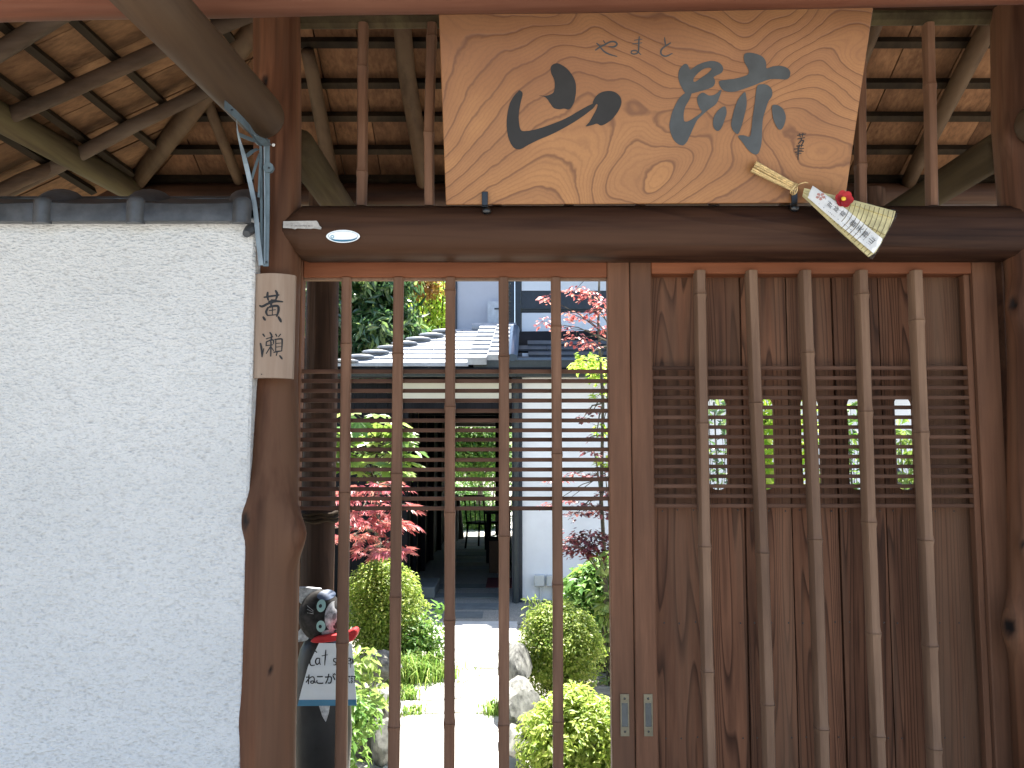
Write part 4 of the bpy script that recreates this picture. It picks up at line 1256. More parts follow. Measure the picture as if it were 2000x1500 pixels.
def shell(u, v, a, b, name, mat, parent, bulge=.062, dep=.004):
    """a painted patch lying on the head"""
    c = K(u, v); vs, fs = [], []
    def sy(x, z):
        q = 1 - ((x-hc.x)/.079)**2 - ((z-hc.z)/.095)**2
        return YK - .0605*math.sqrt(max(q, .0)) - dep
    n_ = 20
    vs.append((c.x, sy(c.x, c.z), c.z))
    for rk in (.5, 1.0):
        for i in range(n_):
            th = 2*math.pi*i/n_
            x, z = c.x+a*rk*math.cos(th), c.z+b*rk*math.sin(th)
            vs.append((x, sy(x, z), z))
    for i in range(n_):
        j = (i+1) % n_
        fs += [(0, 1+i, 1+j), (1+i, 1+n_+i, 1+n_+j, 1+j)]
    mb = MB(); mb.add(vs, fs)
    return mb.build(name, mat, parent, smooth=True)
shell(655, 1200, .026, .052, 'muzzle', M['catwhite'], head, dep=.003)
shell(645, 1232, .020, .013, 'chin', M['catwhite'], head, dep=.004)
shell(640, 1160, .030, .016, 'blue_forehead', plain('slate_blue_paint', (.05, .075, .13), .6), head, dep=.002)
shell(658, 1200, .006, .012, 'nose', plain('grey_nose_paint', (.12, .12, .13), .5), head, dep=.006)
for (v_, z_) in ((1178, 0), (1217, 0)):
    shell(634, v_, .0155, .021, 'eye', M['eye'], head, dep=.0045)
    shell(633, v_, .0055, .0065, 'pupil', M['catblack'], head, dep=.0065)
wh = MB()
for dv in (-7, 0, 7):
    a, b_ = K(612, 1196+dv*.4, -.062), K(600, 1190+dv, -.055)
    wh.tube([a, b_], .0008, 4)
wh.build('brow_line', M['catwhite'], head)
# body: one continuous tapered trunk
pts = [K(625, 1248, .01)]
bx = hc.x
zz = [hc.z-.07, hc.z-.12, hc.z-.25, hc.z-.42, hc.z-.6, -.03]
ra = [.045, .075, .105, .112, .10, .09]
MB().tube([(bx+.01*i*.3, YK+.02, z) for i, z in enumerate(zz)], ra, 24, flat=.75, up=(0, 1, 0)).build('body', M['catblack'], ct_, smooth=True)
mb = MB(); mb.prism([[P(u, v, YK-.084) for u, v in ((622, 1375), (644, 1375), (641, 1395), (636, 1410), (629, 1398))]], (0, .006, 0)); mb.build('chest_patch', M['catwhite'], ct_)
# red collar
cpts = [(606, 1252), (622, 1243), (650, 1240), (672, 1238), (690, 1229), (697, 1233), (695, 1244), (684, 1254), (660, 1252), (635, 1255), (615, 1256)]
mb = MB(); mb.prism([[K(p.x, p.y, -.066) for p in catmull([Vector((a, b, 0)) for a, b in cpts], 3)]], (0, .05, 0)); mb.build('collar', M['red'], ct_, bevel=.003)
mb = MB(); mb.sphere(K(684, 1264, -.06), .007, 12, 8); mb.build('bell', M['brass'], ct_, smooth=True)
# placard
pk = thing('placard', P(640, 1378, YK-.09), 'white trapezoid card with hand-lettered cat notice hanging from the cat figure', 'placard')
yk = YK-.095
pp_ = [(623, 1256), (687, 1257), (691, 1300), (697, 1378), (581, 1379), (588, 1350), (602, 1300)]
mb = MB(); mb.prism([[P(u, v, yk) for u, v in pp_]], (0, .002, 0)); mb.build('card', M['placard'], pk)
mb = MB(); mb.prism([[P(u, v, yk-.0012) for u, v in ((583.5, 1367), (696, 1366.5), (697, 1378), (581, 1379))]], (0, .0008, 0)); mb.build('blue_band', M['cyanprint'], pk)
fc = lambda x, y: (570+x/5.36, 1120+y/5.36)
def SC_(l, w=14): return ([fc(*p) for p in l], w/5.36)
wr = [SC_([(262,828),(242,812),(212,852),(190,915),(200,960),(242,958)]), SC_([(292,888),(262,890),(248,925),(266,952),(290,930)]), SC_([(292,888),(290,930),(302,955)], 12), SC_([(357,800),(350,880),(345,960)]), SC_([(315,862),(375,850)], 12),
      SC_([(468,890),(442,893),(440,918),(464,932),(458,955),(436,955)], 12), SC_([(500,800),(497,955)], 12), SC_([(520,925),(550,915),(545,888),(522,895),(518,940),(548,952)], 11),
      SC_([(588,915),(612,908),(608,885),(590,895),(588,935),(608,946)], 10), SC_([(620,888),(614,985)], 10), SC_([(618,895),(634,900),(632,935),(616,938)], 10), SC_([(648,890),(638,905),(650,925),(638,946)], 9)]
strokes(wr, lambda u, v: P(u, v, yk), Vector((0, 1, 0)), M['ink'], pk, 'handwriting', off0=.0012)
for chs, x, y, sz, wd in (('ね', 197, 1118, .038, 1), ('こ', 292, 1120, .036, 1), ('が', 400, 1112, .040, 1), ('寝', 512, 1118, .034, .9), ('て', 598, 1115, .032, .36), ('ま', 628, 1115, .032, .36), ('す', 657, 1112, .032, .36)):
    c = P(*fc(x, y), yk-.0015)
    text_part(chs, 'handwriting', sz, c, Vector((1, 0, 0)), Vector((0, 0, 1)), M['ink'], pk, wd, .0006)
# ---------------------------------------------------------------- foliage tools
def leaves(name, lumps, size, mat, parent=None, seed=0, aspect=.5, shell=.55, up=.75, droop=0.0, fold=.25, sizevar=.35, tint=(0, 1), lean=None, kindtint=None, **kw):
    """lumps: (centre, radii, count); leaf = 2 triangles folded on the midrib"""
    rg = np.random.default_rng(seed)
    V, T = [], []
    for (c, r, n) in lumps:
        c = np.array(c); r = np.array(r if hasattr(r, '__len__') else (r, r, r), float)
        d = rg.normal(size=(n, 3)); d /= np.linalg.norm(d, axis=1, keepdims=True)
        rad = 1 - shell*rg.random(n)**1.6
        bumpy = np.array([mnoise.noise(Vector(x*2.6+seed)) for x in d])*.22
        pos = c + d*r*(rad*(1+bumpy))[:, None]
        nr = d + rg.normal(size=(n, 3))*.55; nr[:, 2] += up
        nr /= np.linalg.norm(nr, axis=1, keepdims=True)
        g = rg.normal(size=(n, 3)) + d*.7; g[:, 2] -= droop
        t = g - nr*(g*nr).sum(1)[:, None]; t /= np.linalg.norm(t, axis=1, keepdims=True)
        s = np.cross(nr, t)
        L = size*(1+sizevar*(rg.random(n)*2-1))
        L = L[:, None]
        a = pos; b_ = pos + t*L*.45 + s*L*aspect*.5 + nr*L*fold*.3
        e = pos + t*L*.45 - s*L*aspect*.5 + nr*L*fold*.3; f = pos + t*L - nr*L*.08*(1+droop)
        V.append(np.stack([a, b_, f, e], 1).reshape(-1, 3))
        tt = tint[0]+(tint[1]-tint[0])*np.clip(rg.normal(.5, .25, n), 0, 1)
        T.append(np.repeat(tt, 4))
    V = np.concatenate(V); T = np.concatenate(T).astype(np.float32)
    nq = len(V)//4
    org = origin(parent) if parent else Vector((0, 0, 0))
    me = bpy.data.meshes.new(name)
    me.vertices.add(len(V)); me.vertices.foreach_set('co', (V-np.array(org)).astype(np.float32).ravel())
    idx = np.arange(nq)*4
    tri = np.stack([idx, idx+1, idx+2, idx, idx+2, idx+3], 1).ravel()
    me.loops.add(nq*6); me.loops.foreach_set('vertex_index', tri.astype(np.int32))
    me.polygons.add(nq*2); me.polygons.foreach_set('loop_start', (np.arange(nq*2)*3).astype(np.int32))
    me.update(calc_edges=True)
    at = me.attributes.new('tint', 'FLOAT', 'POINT'); at.data.foreach_set('value', T)
    me.materials.append(mat)
    o = bpy.data.objects.new(name, me); COL.objects.link(o)
    if parent: o.parent = parent
    return props(o, **kw)
def leafmesh(name, quads, tints, mat, parent, **kw):
    """quads: list of 4-point leaves"""
    org = origin(parent) if parent else Vector((0, 0, 0))
    vs = [tuple(Vector(p)-org) for q in quads for p in q]
    me = bpy.data.meshes.new(name)
    fs = []
    for i in range(len(quads)):
        fs += [(4*i, 4*i+1, 4*i+2), (4*i, 4*i+2, 4*i+3)]
    me.from_pydata(vs, [], fs)
    at = me.attributes.new('tint', 'FLOAT', 'POINT'); at.data.foreach_set('value', np.repeat(np.array(tints, np.float32), 4))
    me.materials.append(mat); me.update()
    o = bpy.data.objects.new(name, me); COL.objects.link(o)
    if parent: o.parent = parent
    return props(o, **kw)
def palm_leaf(c, axis, nrm, size, lobes=7, spread=2.3, w=.16, tip=.0):
    """star leaf: lobes as folded blades from one point"""
    axis = axis.normalized(); nrm = (nrm - axis*nrm.dot(axis)).normalized(); s = nrm.cross(axis)
    out = []
    for k in range(lobes):
        a = (k/(lobes-1)-.5)*spread
        l = size*(1-.42*abs(a)/(spread/2))
        d = axis*math.cos(a) + s*math.sin(a); e = nrm.cross(d)
        out.append([c, c+d*l*.5+e*l*w+nrm*l*.03, c+d*l-nrm*l*(.10+tip), c+d*l*.5-e*l*w+nrm*l*.03])
    return out
def twigs(root, lumps, base, mat, n, seed, r0=.012, name='branch'):
    rg = random.Random(seed); mb = MB()
    for k in range(n):
        c, r, _ = rg.choice(lumps)
        r = r if hasattr(r, '__len__') else (r, r, r)
        th = rg.uniform(0, 6.28); ph = rg.uniform(.1, 1.3)
        e = Vector((c[0]+r[0]*.8*math.cos(th)*math.sin(ph), c[1]+r[1]*.8*math.sin(th)*math.sin(ph), c[2]+r[2]*.8*math.cos(ph)*rg.choice((1, .3))))
        b_ = Vector(base)+Vector((rg.uniform(-.03, .03), rg.uniform(-.03, .03), 0))
        m_ = b_.lerp(e, .5)+Vector((rg.uniform(-.06, .06), rg.uniform(-.06, .06), 0))
        mb.tube([b_, m_, e], [r0, r0*.6, r0*.25], 5)
    return mb.build(name, mat, root, kind='stuff')
V3 = Vector
# ---------------------------------------------------------------- path
path = thing('stone_path', (-.45, 6, 0), 'pale sunlit stone path of slabs and crazy paving leading to the house passage', 'path')
path['kind'] = 'structure'
del path['category']; del path['label']
def slab(pts, z=.0, t=.05, mat=None, name='flagstone', par=None):
    loop = [V3((x, y, z)) for x, y in pts]
    mb = MB(); mb.prism([loop], (0, 0, -t))
    return mb.build(name, mat or M['flag'], par or path, bevel=.008)
def gp(u, v): p = G(u, v, 0); return (p.x, p.y)
slab([gp(742, 1530), gp(1052, 1530), gp(1010, 1440), gp(985, 1398), gp(900, 1392), gp(800, 1396), gp(762, 1410), gp(752, 1470)], .0)
slab([gp(700, 1760), gp(1165, 1760), gp(1055, 1533), gp(738, 1533)], .0)
slab([gp(845, 1213), gp(1012, 1213), gp(1003, 1262), (gp(990, 1268)), gp(905, 1268), gp(850, 1262), gp(836, 1240)], .0)
slab([gp(845, 1266), gp(902, 1271), gp(925, 1290), gp(895, 1306), gp(850, 1302)], -.004)
slab([gp(907, 1271), gp(962, 1272), gp(985, 1290), gp(975, 1304), gp(925, 1302), gp(928, 1288)], .004)
slab([gp(966, 1271), gp(1010, 1268), gp(1003, 1290), gp(990, 1288)], 0)
slab([gp(845, 1306), gp(893, 1309), gp(925, 1308), gp(938, 1316), gp(905, 1330), gp(842, 1330)], .003)
slab([gp(930, 1306), gp(975, 1308), gp(995, 1300), gp(992, 1330), gp(940, 1336), gp(912, 1331), gp(942, 1316)], -.003)
slab([gp(815, 1333), gp(902, 1333), gp(925, 1342), gp(900, 1360), gp(850, 1366), gp(790, 1362), gp(795, 1345)], .002)
slab([gp(932, 1341), gp(990, 1334), gp(985, 1362), gp(965, 1378), gp(905, 1372), gp(905, 1360)], -.002)
slab([gp(770, 1368), gp(845, 1370), gp(898, 1365), gp(902, 1388), gp(820, 1392), gp(765, 1392)], .003)
slab([gp(907, 1376), gp(962, 1382), gp(985, 1370), gp(988, 1393), gp(905, 1390)], .001)
struct('path_bed', MB().box((-1.75, 3.1, -.06), (.3, 8.0, -.012)), plain('pale_joint_sand', (.30, .28, .24), .9, nz=.4, nscale=18))
struct('rear_yard', MB().box((-6, 17.2, -.03), (6, 24, -.005)), M['flag'])

# ---------------------------------------------------------------- house
YH = 9.0
hs = thing('house', (0, YH, 0), 'white plastered house with dark timber frame, tiled eaves and an open passage through it', 'house')
def hb(name, lo, hi, mat, bev=0, par=None, **k):
    return MB().box(lo, hi).build(name, mat, par or hs, bevel=bev, **k)
def Zh(v, Y=YH): return P(1000, v, Y).z
def Xh(u, v=900, Y=YH): return P(u, v, Y).x
xd0, xd1 = Xh(1020), 7.5
hb('wall', (xd0, YH, Zh(1172)), (xd1, YH+.2, 2.62), M['bluewall'])
hb('wall_foot', (xd0, YH-.015, -.03), (xd1, YH+.21, Zh(1172)-.001), M['slabgrey'])
hb('corner_post', (Xh(1000), YH-.03, -.03), (xd0, YH+.22, 2.62), M['navyframe'], .004)
hb('corner_trim', (Xh(1010), YH-.045, -.03), (Xh(1013), YH-.032, 2.6), M['darkgreymetal'])
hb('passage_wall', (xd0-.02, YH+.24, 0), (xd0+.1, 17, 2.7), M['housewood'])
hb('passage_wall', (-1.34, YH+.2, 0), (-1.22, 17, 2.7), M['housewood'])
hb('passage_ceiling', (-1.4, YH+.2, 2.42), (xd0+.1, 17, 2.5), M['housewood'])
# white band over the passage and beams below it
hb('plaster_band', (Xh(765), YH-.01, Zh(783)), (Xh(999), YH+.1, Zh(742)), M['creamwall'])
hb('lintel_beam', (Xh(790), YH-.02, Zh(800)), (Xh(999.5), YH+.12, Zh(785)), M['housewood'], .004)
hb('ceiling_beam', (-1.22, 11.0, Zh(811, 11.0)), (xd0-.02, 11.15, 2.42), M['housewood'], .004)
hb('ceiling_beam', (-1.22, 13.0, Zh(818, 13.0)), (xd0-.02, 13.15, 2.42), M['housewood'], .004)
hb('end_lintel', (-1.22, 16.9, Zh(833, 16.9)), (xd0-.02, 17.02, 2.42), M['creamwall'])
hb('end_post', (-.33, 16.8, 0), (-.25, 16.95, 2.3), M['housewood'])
# vertical boards closing the left side and lattice screens
x = Xh(560)
i = 0
while x < Xh(790)-.01:
    w = .118
    hb('wall_board', (x, YH+.02+.006*(i % 2), -.03), (min(x+w-.004, Xh(790)), YH+.06, Zh(742)-.002), M['housewood'])
    x += w; i += 1
hb('door_post', (Xh(790), YH-.03, -.03), (Xh(797), YH+.2, Zh(800)-.002), M['housewood'])
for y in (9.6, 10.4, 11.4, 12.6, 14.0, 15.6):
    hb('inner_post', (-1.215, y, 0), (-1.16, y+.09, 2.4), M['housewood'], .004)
    hb('glint_strip', (-1.156, y+.02, .1), (-1.15, y+.03, 2.2), plain('painted_glint', (.12, .09, .05), .5))  # paler strip paints a glint along each post edge
hb('step_stone', (Xh(796), 9.2, 0), (Xh(796)+.28, 9.9, .12), M['slabgrey'], .01)
# passage floor
pf = struct('passage_floor', MB().box((-2.2, 7.84, -.04), (.35, 17.2, -.001)), M['aggregate'])
for (y0, y1, x0, x1) in ((8.1, 8.42, -1.1, -.28), (8.55, 8.9, -.95, -.1), (9.25, 9.55, -1.0, -.1), (9.9, 10.25, -.95, -.12), (11.6, 11.95, -.9, -.15), (12.4, 12.8, -.9, -.15), (13.2, 13.7, -.9, -.2), (14.1, 14.6, -.9, -.2), (15.1, 15.6, -.9, -.25), (16.1, 16.5, -.9, -.25)):
    hb('floor_slab', (x0, y0, -.02), (x1, y1, .004), M['slabgrey'], 0, pf)
# eaves over the wall: dark fascia, gutter, shaded tile slope
YE_ = 8.75
xg0 = P(945, 700, YE_).x
hb('fascia', (P(600, 700, YE_).x, YE_, P(1000, 735, YE_).z), (xd1, YE_+.05, P(1000, 717, YE_).z), M['darkgreymetal'])
hb('gutter', (P(925, 700, YE_).x, YE_-.09, P(1000, 722, YE_-.09).z), (xd1, YE_-.003, P(1000, 702, YE_-.09).z), M['darkgreymetal'], .01)
hb('gutter_lip', (P(994, 700, YE_).x, YE_-.10, P(1000, 703.5, YE_-.1).z), (xd1, YE_-.092, P(1000, 698.5, YE_-.1).z), M['bluepipe'])
hb('eave_board', (P(600, 700, YE_).x, YE_+.06, P(1000, 733, YE_).z), (xd1, YH+.1, P(1000, 733, YE_).z+.02), M['housewood'])
# low sunlit roof on the left: hipped, built tile by tile
z_e = P(1000, 712, YE_-.1).z
def roofpt(x, s, lift=0):      # s: distance up the slope from the eave
    cs, sn = math.cos(math.atan(.45)), math.sin(math.atan(.45))
    return V3((x, YE_-.1 + s*cs - lift*sn, z_e + s*sn + lift*cs))
hb('gutter_rim', (P(560, 700, YE_).x, YE_-.17, P(1000, 715, YE_-.17).z), (P(916, 700, YE_).x, YE_-.13, P(1000, 710.5, YE_-.17).z), M['rooftile'])
rowh = .165
x_left = P(690, 700, YE_-.1).x; x_right = P(915, 700, YE_-.1).x
tw = .27
slope_len = 8*rowh
def hipleft(s): return x_left + (P(905, 640, 9.7).x - x_left)*(s/slope_len)
tproto = None
for r_ in range(8):
    s = r_*rowh
    x = P(560, 700, YE_).x if r_ < 1 else hipleft(s) - .18
    x = hipleft(s)-.12
    off = (r_ % 2)*tw*.5
    k = 0
    xx = x_right - off + (.27 if off else .13)
    cells = []
    while xx > x:
        x1 = xx; x0 = max(xx-tw+.005, x); xx -= tw
        if x1-x0 < .04: continue
        cells.append((x0, x1))
    for (x0, x1) in cells:
        a, b_ = roofpt(x0, s, .022), roofpt(x1, s, .022)
        c, d = roofpt(x1, s+rowh*1.12, .006), roofpt(x0, s+rowh*1.12, .006)
        th2 = V3((0, .008, -.018))
        mb = MB(); mb.add([a, b_, c, d, a+th2, b_+th2, c+th2, d+th2], [(0,1,2,3), (7,6,5,4), (0,4,5,1), (1,5,6,2), (2,6,7,3), (3,7,4,0)])
        mb.build('roof_tile', M['rooftile'], hs)
    # rounded hip tile at the end of each course
    hx_ = hipleft(s)-.14
    p0 = roofpt(hx_+.05, s+.02, .03)
    mb = MB(); mb.sphere(p0, (.15, .10, .022), 14, 6); mb.build('hip_tile', M['rooftile'], hs, smooth=True)
# raised verge of two columns and ridge cap
for r_ in range(8):
    s = r_*rowh-.02
    for k, (xa, xb) in enumerate(((x_right+.003, x_right+.20), (x_right+.205, x_right+.42))):
        lf = .055 + .01*k
        lean = (slope_len-s)*.07
        a, b_ = roofpt(xa-lean+.08, s+(.06*k), lf+.03), roofpt(xb-lean+.08, s+(.06*k), lf+.03)
        c, d = roofpt(xb-lean+.09, s+rowh*1.15+(.06*k), lf+.006), roofpt(xa-lean+.09, s+rowh*1.15+(.06*k), lf+.006)
        th2 = V3((0, .02, -.05 if s > 0 else -.075))
        mb = MB(); mb.add([a, b_, c, d, a+th2, b_+th2, c+th2, d+th2], [(0,1,2,3), (7,6,5,4), (0,4,5,1), (1,5,6,2), (2,6,7,3), (3,7,4,0)])
        mb.build('verge_tile', M['rooftile'], hs)
ztop = P(950, 640, 9.85)
MB().tube([(P(922, 640, 9.85).x, 9.85, ztop.z), (P(998, 640, 9.85).x, 9.85, ztop.z)], .055, 14).build('ridge_cap', M['rooftile'], hs, autosm=40)
# roof deck under the tiles
mb = MB()
q = [roofpt(x_left-.5, -.02, -.03), roofpt(xd1, -.02, -.03), roofpt(xd1, 1.6, -.03), roofpt(P(905, 640, 9.7).x, 1.35, -.03)]
mb.add(q+[p+V3((0, 0, -.02)) for p in q], [(0,1,2,3), (7,6,5,4), (0,4,5,1), (1,5,6,2), (2,6,7,3), (3,7,4,0)])
mb.build('roof_deck', M['housewood'], hs)
# shaded tile slope on the right
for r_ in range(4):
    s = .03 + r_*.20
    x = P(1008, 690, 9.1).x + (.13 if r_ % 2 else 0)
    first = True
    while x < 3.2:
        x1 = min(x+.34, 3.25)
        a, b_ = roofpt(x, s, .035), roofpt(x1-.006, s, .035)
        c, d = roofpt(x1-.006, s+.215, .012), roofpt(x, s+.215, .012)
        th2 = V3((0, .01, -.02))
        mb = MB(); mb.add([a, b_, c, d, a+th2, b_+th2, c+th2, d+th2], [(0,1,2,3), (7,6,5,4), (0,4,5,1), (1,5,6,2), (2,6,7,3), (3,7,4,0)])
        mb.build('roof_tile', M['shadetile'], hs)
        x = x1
# round blue-grey end pipe between the two roofs
p0, p1 = P(1001, 700, 8.7), P(1005, 641, 9.5)
MB().tube([(p0.x, 8.62, p0.z), (p0.x+.01, 8.7, p0.z+.09), (p1.x, 9.45, p1.z-.02), (p1.x+.01, 9.52, p1.z-.04)], [.05, .052, .055, .05], 14).build('verge_roll', M['bluepipe'], hs, autosm=40)
MB().tube([(Xh(1008, 900, 8.9), 8.93, -.02), (Xh(1008, 900, 8.9), 8.93, 2.3)], .028, 10).build('downpipe', M['darkgreymetal'], hs, autosm=40)
# upper storey
YU = 10.25
def Zu(v): return P(1000, v, YU).z
hb('upper_wall', (Xh(893, 600, YU), YU, Zu(668)), (Xh(1000, 600, YU), YU+.2, Zu(420)), plain('grey_blue_render', (.40, .42, .48), .8, nz=.04, nscale=3))
hb('upper_corner_post', (Xh(885, 600, YU), YU-.02, Zu(668)), (Xh(893, 600, YU), YU+.2, Zu(420)), M['navyframe'])
hb('upper_post', (Xh(993, 600, YU), YU-.06, Zu(672)), (Xh(1005, 600, YU), YU-.001, Zu(420)), M['navyframe'])
hb('upper_post', (Xh(1006, 600, YU), YU-.03, Zu(672)), (Xh(1017.5, 600, YU), YU-.001, Zu(420)), M['navyframe'], .006)
wf = hb('window_frame', (Xh(1017.5, 600, YU)+.001, YU, Zu(675)), (4.5, YU+.12, Zu(420)), M['navyframe'])
pw = plain('pale_blue_white_panel', (.62, .67, .74), .5, nz=.02)
for (v0, v1) in ((568, 430), (651, 611.5)):
    for (u0, u1) in ((1019, 1083), (1084.5, 1190), (1192, 1330)):
        hb('window_panel', (Xh(u0, 600, YU), YU-.012, Zu(v0)), (Xh(u1, 600, YU), YU-.003, Zu(v1)), pw, 0, wf)
for v in (603, 606.5, 655, 660):
    hb('frame_bead', (Xh(1018, 600, YU), YU-.016, Zu(v+1.2)), (4.4, YU-.002, Zu(v)), M['darkgreymetal'], 0, wf)
hb('upper_shade_roof', (.14, 9.2, Zu(400)), (5, 13, Zu(385)), M['shadetile'])  # unseen roof, its reach set to shade the right-hand tiles
vb = hb('vent_cover', (Xh(953, 600, YU), YU-.12, Zu(640)), (Xh(984, 600, YU), YU-.002, Zu(592)), plain('light_grey_cover', (.42, .46, .52), .4))
hb('slot', (Xh(966, 600, YU), YU-.128, Zu(608)), (Xh(980, 600, YU), YU-.121, Zu(605)), M['navyframe'], 0, vb)
# rough drain chain
mb = MB()
cx_ = P(994.5, 600, 9.9).x
for k in range(30):
    mb.sphere((cx_+.006*math.sin(k*2.1), 9.9, P(994, 650, 9.9).z+.02+k*.035), (.018, .018, .022), 7, 5)
mb.build('rain_chain', M['darkgreymetal'], hs, kind='stuff')
# meter boxes
for k, (u, lab) in enumerate(((1053, 'ivory wall box with conduit nearer the dark corner post'), (1077, 'ivory wall box with conduit second from the dark corner post'))):
    t = thing('junction_box', P(u, 1146, YH-.06), lab, 'junction box', 'ivory boxes on the white house wall')
    x = Xh(u, 1137); z0, z1 = Zh(1146, 8.93), Zh(1124, 8.93)
    w = (P(u+10, 1137, 8.93).x - P(u-10, 1137, 8.93).x)/2
    MB().box((x-w, 8.93, z0), (x+w, 8.998, z1)).build('box', M['ebox'], t, bevel=.008)
    MB().tube([(x+.012, 8.97, z0), (x+.012, 8.97, -.02)], .013, 10).build('conduit', M['ebox'], t, autosm=40)
# things in the passage
mt = hb('doormat', (P(950, 1138, 10.2).x, 9.95, .001), (.1, 10.7, .014), M['doormat'])
mt.parent = None; mt.location = origin(hs); props(mt, 'dark red doormat at the right side of the passage floor', 'doormat')
def chair(x, y, rz, lab):
    t = thing('chair', (x, y, 0), lab, 'chair', 'dark chairs at the far end of the passage')
    cm = M['housewood']
    R = Matrix.Rotation(rz, 3, 'Z')
    def pt(a, b_, c): return V3((x, y, 0)) + R @ V3((a, b_, c))
    MB().obox(pt(0, 0, .42), R@V3((.2, 0, 0)), R@V3((0, .2, 0)), V3((0, 0, .018))).build('seat', cm, t, bevel=.006)
    for a, b_ in ((-1, -1), (1, -1), (-1, 1), (1, 1)):
        MB().tube([pt(.17*a, .17*b_, .41), pt(.2*a, .2*b_, 0)], .016, 8).build('leg', cm, t)
    for a in (-1, 1): MB().tube([pt(.18*a, .19, .42), pt(.19*a, .25, .86)], .014, 8).build('back_post', cm, t)
    for a in (-.5, 0, .5): MB().tube([pt(.18*a, .2, .43), pt(.19*a, .245, .84)], .008, 6).build('spindle', cm, t)
    MB().obox(pt(0, .25, .86), R@V3((.21, 0, 0)), R@V3((0, .012, 0)), V3((0, 0, .03))).build('top_rail', cm, t, bevel=.006)
chair(-.50, 14.3, 2.6, 'dark spindle-back wooden chair standing alone against the light at the passage end')
tb = thing('side_table', (-.22, 13.0, 0), 'narrow dark wooden table along the right side of the passage', 'table')
hb('table_top', (-.40, 12.2, .70), (-.02, 13.6, .735), M['housewood'], .004, tb)
for (a, b_) in ((-.37, 12.25), (-.37, 13.5), (-.06, 12.25), (-.06, 13.5)):
    hb('leg', (a, b_, 0), (a+.04, b_+.04, .699), M['housewood'], .003, tb)
bxx = thing('wooden_stand', (-.2, 11.4, 0), 'short brown wooden stand on the passage floor near the doormat', 'stand')
hb('panel', (-.30, 11.2, 0), (-.05, 11.5, .42), plain('brown_board', (.10, .05, .025), .6), .006, bxx)
hb('top', (-.32, 11.18, .4205), (-.03, 11.52, .445), M['housewood'], .004, bxx)
lp = thing('garden_lamp', (P(890, 1000, 15.5).x, 15.5, 0), 'slim pale blue-white post lamp by the tree stump beyond the passage', 'lamp')
MB().tube([(lp.location.x, 15.5, 0), (lp.location.x, 15.5, .62)], .05, 12).build('post', M['ebox'], lp, autosm=40)
MB().tube([(lp.location.x, 15.5, .74), (lp.location.x, 15.5, .76), (lp.location.x, 15.5, .84)], [.03, .07, .05], 14).build('shade', M['bluewall'], lp, autosm=40)
MB().tube([(lp.location.x, 15.5, .62), (lp.location.x, 15.5, .74)], .015, 8).build('neck', M['ebox'], lp, autosm=40)
mb = MB(); s0 = G(893, 1045)
mb.tube([(s0.x, 16.0, 0), (s0.x+.02, 16.0, .25), (s0.x-.02, 16.02, .7)], [.17, .12, .11], 14, wob=.25)
props(mb.build('tree_stump', M['bark'], autosm=60), 'gnarled grey stump at the left edge of the passage end', 'stump')

# ---------------------------------------------------------------- bushes and trees
def bush(name, lab, cat, cu, vtop, vbot, ru, Y, mat, n, size, seed, twign=26, extra=None, asp=.5, tint=(0, 1), ry=None, group=None, zg=-.03):
    c = P(cu, (vtop+vbot)/2, Y)
    rz_ = (P(cu, vtop, Y).z - P(cu, vbot, Y).z)/2
    rx = (P(cu+ru, 1000, Y).x - P(cu-ru, 1000, Y).x)/2
    t = thing(name, (c.x, Y, zg), lab, cat, group)
    lumps = [((c.x, Y, c.z), (rx, ry or rx, rz_), n)]
    rg = random.Random(seed)
    for k in range(9):
        th = rg.uniform(0, 6.28); ph = rg.uniform(.1, 1.35)
        lumps.append(((c.x+rx*.72*math.cos(th)*math.sin(ph), Y+(ry or rx)*.72*math.sin(th)*math.sin(ph), c.z+rz_*.72*math.cos(ph)), (rx*.34, rx*.34, rz_*.34), n//14))
    if extra: lumps += extra
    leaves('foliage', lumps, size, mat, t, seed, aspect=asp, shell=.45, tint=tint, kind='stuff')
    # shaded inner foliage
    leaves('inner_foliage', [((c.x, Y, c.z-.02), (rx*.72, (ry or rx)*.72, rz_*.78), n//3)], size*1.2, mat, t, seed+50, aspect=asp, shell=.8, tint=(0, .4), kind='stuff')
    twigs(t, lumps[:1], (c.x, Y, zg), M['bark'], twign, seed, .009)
    return t
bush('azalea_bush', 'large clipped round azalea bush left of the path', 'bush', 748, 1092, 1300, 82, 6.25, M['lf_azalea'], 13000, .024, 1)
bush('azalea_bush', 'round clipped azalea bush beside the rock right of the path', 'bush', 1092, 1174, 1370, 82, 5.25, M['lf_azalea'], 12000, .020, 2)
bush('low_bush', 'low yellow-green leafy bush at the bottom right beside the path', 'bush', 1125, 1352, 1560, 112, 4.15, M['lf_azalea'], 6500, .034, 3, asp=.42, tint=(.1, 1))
bush('leafy_shrub', 'broad-leaved bright green shrub behind the right azalea', 'shrub', 1185, 1098, 1290, 95, 6.5, M['lf_green'], 4200, .075, 4, asp=.45, tint=(.2, 1))
bush('undergrowth_shrub', 'dense dark green shrub between the rear gate post and wall', 'shrub', 560, 930, 1300, 70, 5.0, M['lf_green'], 3500, .05, 5, asp=.45)
